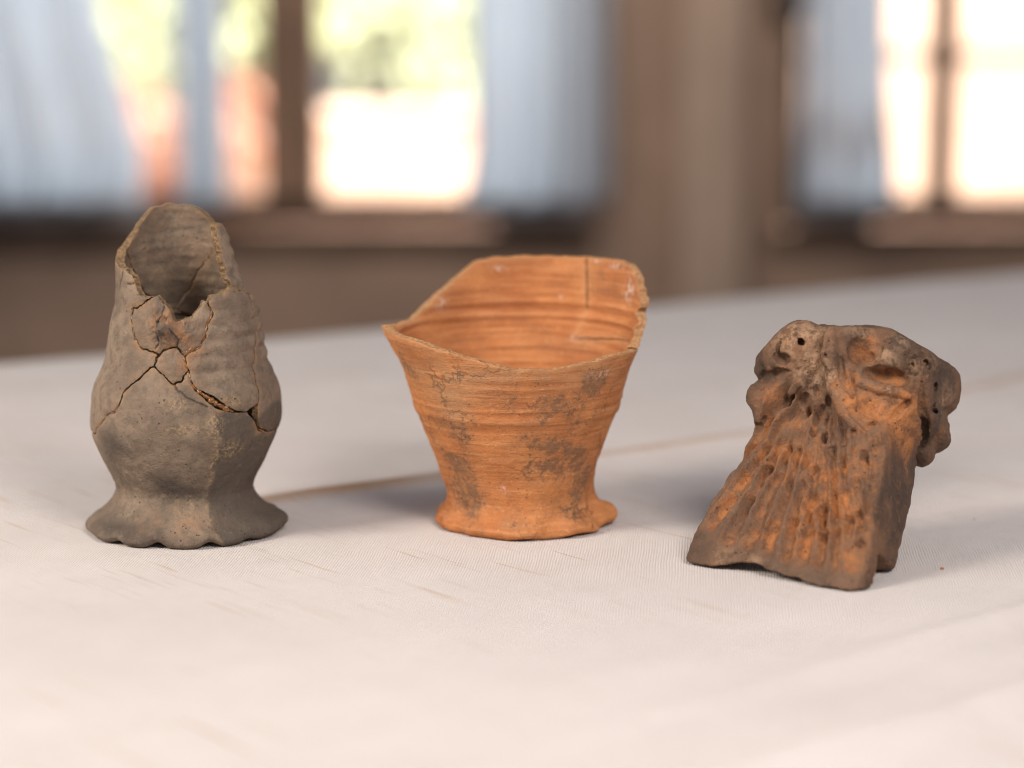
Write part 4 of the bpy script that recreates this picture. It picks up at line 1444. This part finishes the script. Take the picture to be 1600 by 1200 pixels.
    onf = sstep(-0.0035, 0.0015, (front - side)[near]) * (1 - sstep(0.008, 0.013, front[near]))
    u_, v_ = U[near], V[near]
    rh = np.hypot(u_, v_); ph = np.arctan2(u_, np.maximum(v_, 1e-4))
    files = [((1258, 612), (1086, 790)), ((1256, 628), (1104, 835)), ((1262, 622), (1132, 862)), ((1267, 628), (1164, 868)), ((1272, 632), (1198, 876)), ((1277, 636), (1230, 886)), ((1283, 636), (1258, 892)),
             ((1291, 640), (1284, 898)), ((1302, 646), (1308, 902)), ((1316, 656), (1330, 904)), ((1332, 668), (1347, 898)), ((1346, 674), (1358, 858)), ((1359, 678), (1370, 852)), ((1371, 690), (1378, 806))]
    rnd = random.Random(11)
    wob = 0.016 * vnoise(ph * 7, rh * 130, 0 * rh, 211) + 0.010 * vnoise(ph * 20, rh * 420, 0 * rh, 217)
    rel = np.zeros_like(rh); dark = np.zeros_like(rh); warm = np.zeros_like(rh); cr = np.zeros_like(rh)
    base_u, base_v = u_, v_
    gate = np.zeros_like(rh)
    for i, (p0, p1) in enumerate(files):
        a0 = np.array(uv(on_front(*p0))); a1 = np.array(uv(on_front(*p1)))
        L_ = np.linalg.norm(a1 - a0); dr = (a1 - a0) / L_
        rh = (base_u - a0[0]) * dr[0] + (base_v - a0[1]) * dr[1]
        dd = (base_u - a0[0]) * dr[1] - (base_v - a0[1]) * dr[0] + wob * 0.045
        win = sstep(-0.001, 0.003, rh) * (1 - sstep(L_ - 0.006, L_ + 0.001, rh))
        rh = np.maximum(rh, 0)
        w_ = (0.0013 + 0.0006 * rnd.random()) * (0.8 + 0.45 * np.clip(rh / 0.06, 0, 1))
        sp = 0.0105 + 0.004 * rnd.random(); o_ = rnd.random() * sp
        s_ = (rh + o_) / sp + 0.2 * vnoise(rh * 90, 0 * rh + i, 0 * rh, 218)
        t = s_ % 1.0
        kk = np.floor(s_)
        depth = 0.7 + 0.4 * _hash(kk.astype(np.int64), np.full(kk.shape, i, np.int64), np.zeros(kk.shape, np.int64), 5)
        prof = np.where(t < 0.20, np.sqrt(np.clip(t / 0.20, 0, 1)), 1 - np.clip((t - 0.20) / 0.78, 0, 1) ** 0.9)      # steep head, long tail
        wl = w_ * (0.30 + 0.95 * np.clip(prof, 0, 1))
        g_ = np.exp(-np.abs(dd / wl) ** 2.2)
        g_ = g_ * win * (1 - sstep(L_ - 0.016, L_ - 0.009, rh))
        rel = np.maximum(rel, 0.0036 * depth * prof * g_ + 0.0027 * win * np.exp(-(dd / (1.3 * w_)) ** 2))
        dark = np.maximum(dark, win * depth * np.exp(-(dd / (0.8 * w_)) ** 2) * np.exp(-((t - 0.10) / 0.10) ** 2))  # shade in the stab heads, goes into the colour
        warm = np.maximum(warm, win * (0.35 + 0.65 * sstep(0.004, 0.022, rh)) * np.exp(-(dd / (1.5 * w_)) ** 2) * (0.55 + 0.45 * (1 - sstep(0.2, 1.0, t))))
        cr = np.maximum(cr, win * np.clip(0.75 + 0.6 * vnoise(rh * 220, 0 * rh + i * 1.7, 0 * rh, 231), 0, 1.3) * np.exp(-((np.abs(dd) - 1.9 * w_) / (0.6 * w_)) ** 2))
    fade = onf * (0.8 + 0.35 * fbm(base_u * 90, base_v * 90, 0 * rh, 219, 3))
    warm = warm * np.clip(0.75 + 0.9 * fbm(base_u * 70, base_v * 70, 0 * rh, 221, 3), 0.15, 1)
    F[near] += (rel - 0.0016 * cr) * fade
    A_warm = np.zeros_like(F); A_pit_shade = np.zeros_like(F); A_crest = np.zeros_like(F)
    A_warm[near] = warm * fade; A_pit_shade[near] = dark * fade; A_crest[near] = np.clip(1.1 - 1.3 * warm, 0, 1) * np.clip(fade, 0, 1)
    del U, V, outer, hollow, skirt, bowed, side, right, l1, l2

    # ---- middle face
    ell(1386, 562, 0.0020, (0.0062, 0.0055, 0.0072), 0.002, rel=True)
    ell(1330, 540, 0.0035, (0.0062, 0.0050, 0.0085), 0.002, rel=True)
    cap([(1301, 517, -0.0010), (1297, 556, -0.0020), (1304, 606, -0.0022), (1318, 640, -0.0016), (1334, 664, -0.0006)], [0.0022, 0.0028, 0.0030, 0.0026, 0.0016], 0.0008)
    cap([(1319, 575, -0.0006), (1330, 630, -0.0010), (1347, 668, -0.0002)], [0.0012, 0.0019, 0.0012], 0.0008)
    cap([(1408, 516, 0.0006), (1412, 548, 0.0004)], [0.0016, 0.0022], 0.0015)
    ell(1351, 551, -0.0012, (0.0056, 0.0050, 0.0054), 0.0012, True, noise=0.0016, rel=True)
    ell(1357, 559, 0.0, (0.0022, 0.0020, 0.0020), 0.0009, True, rel=True)
    ell(1386, 588, -0.0006, (0.0088, 0.0056, 0.0034), 0.0008, True, rot=-0.22, noise=0.0010, rel=True)
    cap([(1342, 597, -0.0006), (1376, 607, -0.0012), (1418, 618, -0.0006)], [0.0015, 0.0021, 0.0018], 0.0008)
    ell(1368, 636, -0.0010, (0.0086, 0.0042, 0.0046), 0.0012, True, noise=0.0018, rel=True)
    cap([(1330, 648, 0.0), (1356, 668, 0.0002), (1392, 655, 0.0004), (1420, 628, 0.0006)], [0.0008, 0.0012, 0.0013, 0.0008], 0.0008, True)
    cap([(1314, 560, 0.0), (1318, 590, 0.0), (1332, 622, 0.0004)], [0.0006, 0.0016, 0.0010], 0.0008, True)
    # flat broken top, sloping away to the right
    X2, Y2 = X[:, :, 0], Y[:, :, 0]
    tp = at(1355, 511, 0.800)
    lift = 0.0022 * np.exp(-((X2 - at(1250, 500, 0.80)[0]) / 0.007) ** 2) + 0.0006 * fbm(X2 * 300, Y2 * 300, 0 * X2, 215, 3)
    F = smax(F, Zz - (tp[2] - 0.14 * (Y2 - 0.800) + lift)[:, :, None].astype(np.float32), 0.0012)
    sn = np.array([0.50, 0.045, 0.86]); sn /= np.linalg.norm(sn)
    F = smax(F, (X * sn[0] + Y * sn[1] + Zz * sn[2] - sn @ at(1436, 541, 0.80)).astype(np.float32), 0.002)
    s2 = np.array([-0.72, 0.18, 0.70]); s2 /= np.linalg.norm(s2)
    F = smax(F, (X * s2[0] + Y * s2[1] + Zz * s2[2] - s2 @ at(1214, 521, 0.80)).astype(np.float32), 0.0025)
    # ring eyes
    for (px, py, rx, rz) in ((1427, 569, 0.0036, 0.0052), (1448, 566, 0.0024, 0.0042)):
        ell(px, py, 0.0002, (rx, 0.0016, rz), 0.0006, True, rel=True)
        ell(px - 2, py + 1, 0.0, (0.0010, 0.0013, 0.0012), 0.0006, True, rel=True)
    ell(1461, 604, 0.0004, (0.0013, 0.0026, 0.0016), 0.0006, True, rel=True)
    cap([(1459, 604, 0.0), (1457, 640, 0.0004), (1470, 650, 0.0006)], [0.0005, 0.0008, 0.0006], 0.0005, True)
    cap([(1440, 596, 0.0004), (1441, 640, 0.0006), (1447, 672, 0.0008)], [0.0008, 0.0022, 0.0022], 0.0008, True)
    cap([(1439, 660, 0.0010), (1438, 706, 0.0012)], [0.0022, 0.0034], 0.0010, True)
    # left face: drilled eye, nostril, mouth and the crack below the jaw
    ell(1252, 535, 0.0012, (0.0012, 0.0050, 0.0014), 0.0006, True, rot=0.4, noise=0.0006, rel=True)
    cap([(1193, 588, 0.0), (1218, 580, 0.0004), (1238, 575, 0.0006)], [0.0018, 0.0014, 0.0007], 0.0009, True)
    cap([(1219, 536, 0.0008), (1213, 556, 0.0006), (1226, 570, 0.0006)], [0.0006, 0.0010, 0.0007], 0.0009, True)
    ell(1226, 560, 0.0012, (0.0034, 0.0026, 0.0020), 0.0012, True, rel=True)
    cap([(1283, 580, 0.0), (1268, 590, 0.0002), (1240, 620, 0.0003), (1212, 648, 0.0004), (1192, 657, 0.0006)], [0.0007, 0.0012, 0.0012, 0.0011, 0.0010], 0.0005, True)
    cap([(1290, 556, 0.0004), (1294, 538, 0.0004), (1297, 522, 0.0004)], [0.0007, 0.0009, 0.0006], 0.0005, True)
    ell(1185, 668, 0.0012, (0.0018, 0.004, 0.0020), 0.0010, True, rel=True)
    # cells under the chin
    for (px, py) in ((1276, 611), (1287, 643), (1261, 620), (1266, 646), (1297, 628), (1272, 676), (1290, 684)):
        ell(px, py, 0.0, (0.0011, 0.0019, 0.0024), 0.0007, True, rot=0.1, rel=True)
    # overall weathering
    band = np.abs(F) < 0.0025
    xb, yb, zb = X[band], Y[band], Zz[band]
    F[band] += (0.00042 * fbm(xb * 420, yb * 420, zb * 420, 216, 3) + 0.0008 * fbm(xb * 120, yb * 120, zb * 120, 220, 2) * sstep(0.045, 0.055, zb)).astype(np.float32)
    F[0] = 1; F[-1] = 1; F[:, 0] = 1; F[:, -1] = 1; F[:, :, 0] = 1; F[:, :, -1] = 1
    F = np.maximum(F, 0.0002 - Zz)
    V_, Q = surface_nets(F, lo, h)
    # keep the largest connected piece
    par = np.arange(len(V_))
    for _ in range(400):
        m = par[Q].min(1)
        old = par.copy()
        for k in range(4):
            np.minimum.at(par, Q[:, k], m)
        par = par[par]
        if (par == old).all():
            break
    lab, cnt_ = np.unique(par, return_counts=True)
    keep = par == lab[np.argmax(cnt_)]
    Q = Q[keep[Q].all(1)]
    for it in range(1):
        acc = np.zeros_like(V_); c2 = np.zeros(len(V_))
        for k in range(4):
            np.add.at(acc, Q[:, k], V_[Q[:, (k + 1) % 4]]); np.add.at(c2, Q[:, k], 1)
        V_ = np.where(c2[:, None] > 0, V_ * 0.7 + 0.3 * acc / np.maximum(c2, 1)[:, None], V_)
    gi = np.clip(((V_ - lo) / h).round().astype(int), 0, n - 1)
    gx = (gi[:, 0], gi[:, 1], gi[:, 2])
    warm, dark, crest = A_warm[gx], A_pit_shade[gx], A_crest[gx]

    def blob(px, py, r, dy=0.0):
        c = at(px, py, surf(px, py) + dy)
        return np.exp(-np.sum((V_ - c) ** 2, 1) / r ** 2)
    orange = np.clip(warm, 0, 1)
    orange = np.maximum(orange, 0.45 * blob(1205, 618, 0.006))
    for b in ((1348, 550, 0.0045), (1360, 532, 0.0022), (1388, 592, 0.0045), (1365, 640, 0.0075), (1410, 655, 0.009), (1330, 630, 0.005), (1415, 616, 0.0028), (1322, 600, 0.004), (1418, 690, 0.005)):
        orange = np.maximum(orange, 0.95 * blob(*b))
    pale = np.zeros(len(V_))
    for b in ((1240, 525, 0.008), (1262, 520, 0.007), (1270, 570, 0.008), (1428, 570, 0.004), (1448, 566, 0.0034), (1411, 532, 0.004), (1475, 625, 0.006), (1300, 590, 0.005), (1385, 607, 0.0045), (1385, 558, 0.005), (1345, 514, 0.006)):
        pale = np.maximum(pale, blob(*b))
    for b in ((1130, 872, 0.004), (1180, 880, 0.003)):
        pale = np.maximum(pale, 0.7 * blob(*b))
    stain_shade = np.clip(0.75 * dark, 0, 1)  # stab heads get painted shade; the spots added below are dark patches
    for b in ((1328, 528, 0.006), (1205, 580, 0.006), (1470, 590, 0.012), (1462, 660, 0.013), (1412, 770, 0.009), (1395, 530, 0.006), (1096, 862, 0.008), (1395, 865, 0.007), (1440, 690, 0.008), (1345, 560, 0.0025), (1384, 588, 0.003), (1215, 555, 0.004)):
        stain_shade = np.maximum(stain_shade, 0.6 * blob(*b))
    # where the head meets the skirt
    seam = [(1165, 662, 0.79), (1194, 656, 0.79), (1240, 620, 0.79), (1282, 582, 0.788), (1320, 645, 0.777), (1346, 672, 0.771), (1392, 660, 0.78), (1425, 640, 0.785), (1438, 715, 0.795), (1500, 728, 0.81)]
    sp_ = np.array([at(*q) for q in seam])
    zcut = np.interp(V_[:, 0], sp_[:, 0], sp_[:, 2])
    head_v = V_[:, 2] > zcut
    fnm = np.cross(V_[Q[:, 2]] - V_[Q[:, 0]], V_[Q[:, 3]] - V_[Q[:, 1]])
    VN = np.zeros_like(V_)
    for k in range(4):
        np.add.at(VN, Q[:, k], fnm)
    VN /= np.linalg.norm(VN, axis=1)[:, None] + 1e-12
    root = empty('modelled_sherd', tuple(org), 'dark brown sherd with modelled worn faces above a combed flaring skirt', 'sherd')
    fh = head_v[Q].sum(1) >= 2
    for nm, sel in (('head', fh), ('skirt', ~fh)):
        q = Q[sel]
        idx = np.unique(q)
        mp = np.full(len(V_), -1); mp[idx] = np.arange(len(idx))
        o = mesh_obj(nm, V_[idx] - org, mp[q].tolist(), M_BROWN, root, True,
                     {'orange': orange[idx], 'pale': pale[idx], 'stain_shade': stain_shade[idx], 'crest': crest[idx]})
        o.data.normals_split_custom_set_from_vertices(VN[idx].tolist())


build_sherd()


# ------------------------------------------------------------------ crumbs on the cloth
def crumb(label, x, y, r, mat, seed):
    rg = np.random.default_rng(seed)
    v = []; f = []
    for j in range(5):
        a = math.pi * j / 4
        for i in range(7):
            t = 2 * math.pi * i / 7
            k = r * rg.uniform(0.7, 1.2)
            v.append((k * math.sin(a) * math.cos(t) * 1.3, k * math.sin(a) * math.sin(t), k * 0.7 * math.cos(a) + 0.6 * r))
    f = [(j * 7 + i, (j + 1) * 7 + i, (j + 1) * 7 + (i + 1) % 7, j * 7 + (i + 1) % 7) for j in range(4) for i in range(7)]
    o = mesh_obj('clay_crumb', np.array(v), f, mat, None, False)
    z = float(cloth_height(np.array([x]), np.array([y]))[0])
    o.location = (x, y, z)
    tag(o, label, 'crumb', 'clay crumbs on the cloth')


def gpt(px, py):
    d = cam_ray(px, py)
    t = -CAM_H / d[2]
    return d[0] * t, d[1] * t


for lab, p, r, mt, sd in (('orange clay crumb on the cloth right of the brown sherd', (1472, 890), 0.0006, M_ORANGE, 1),
                          ('tiny brown crumb on the cloth behind the orange crumb, near the right edge', (1522, 812), 0.0003, M_BROWN, 2)):
    crumb(lab, *gpt(*p), r, mt, sd)
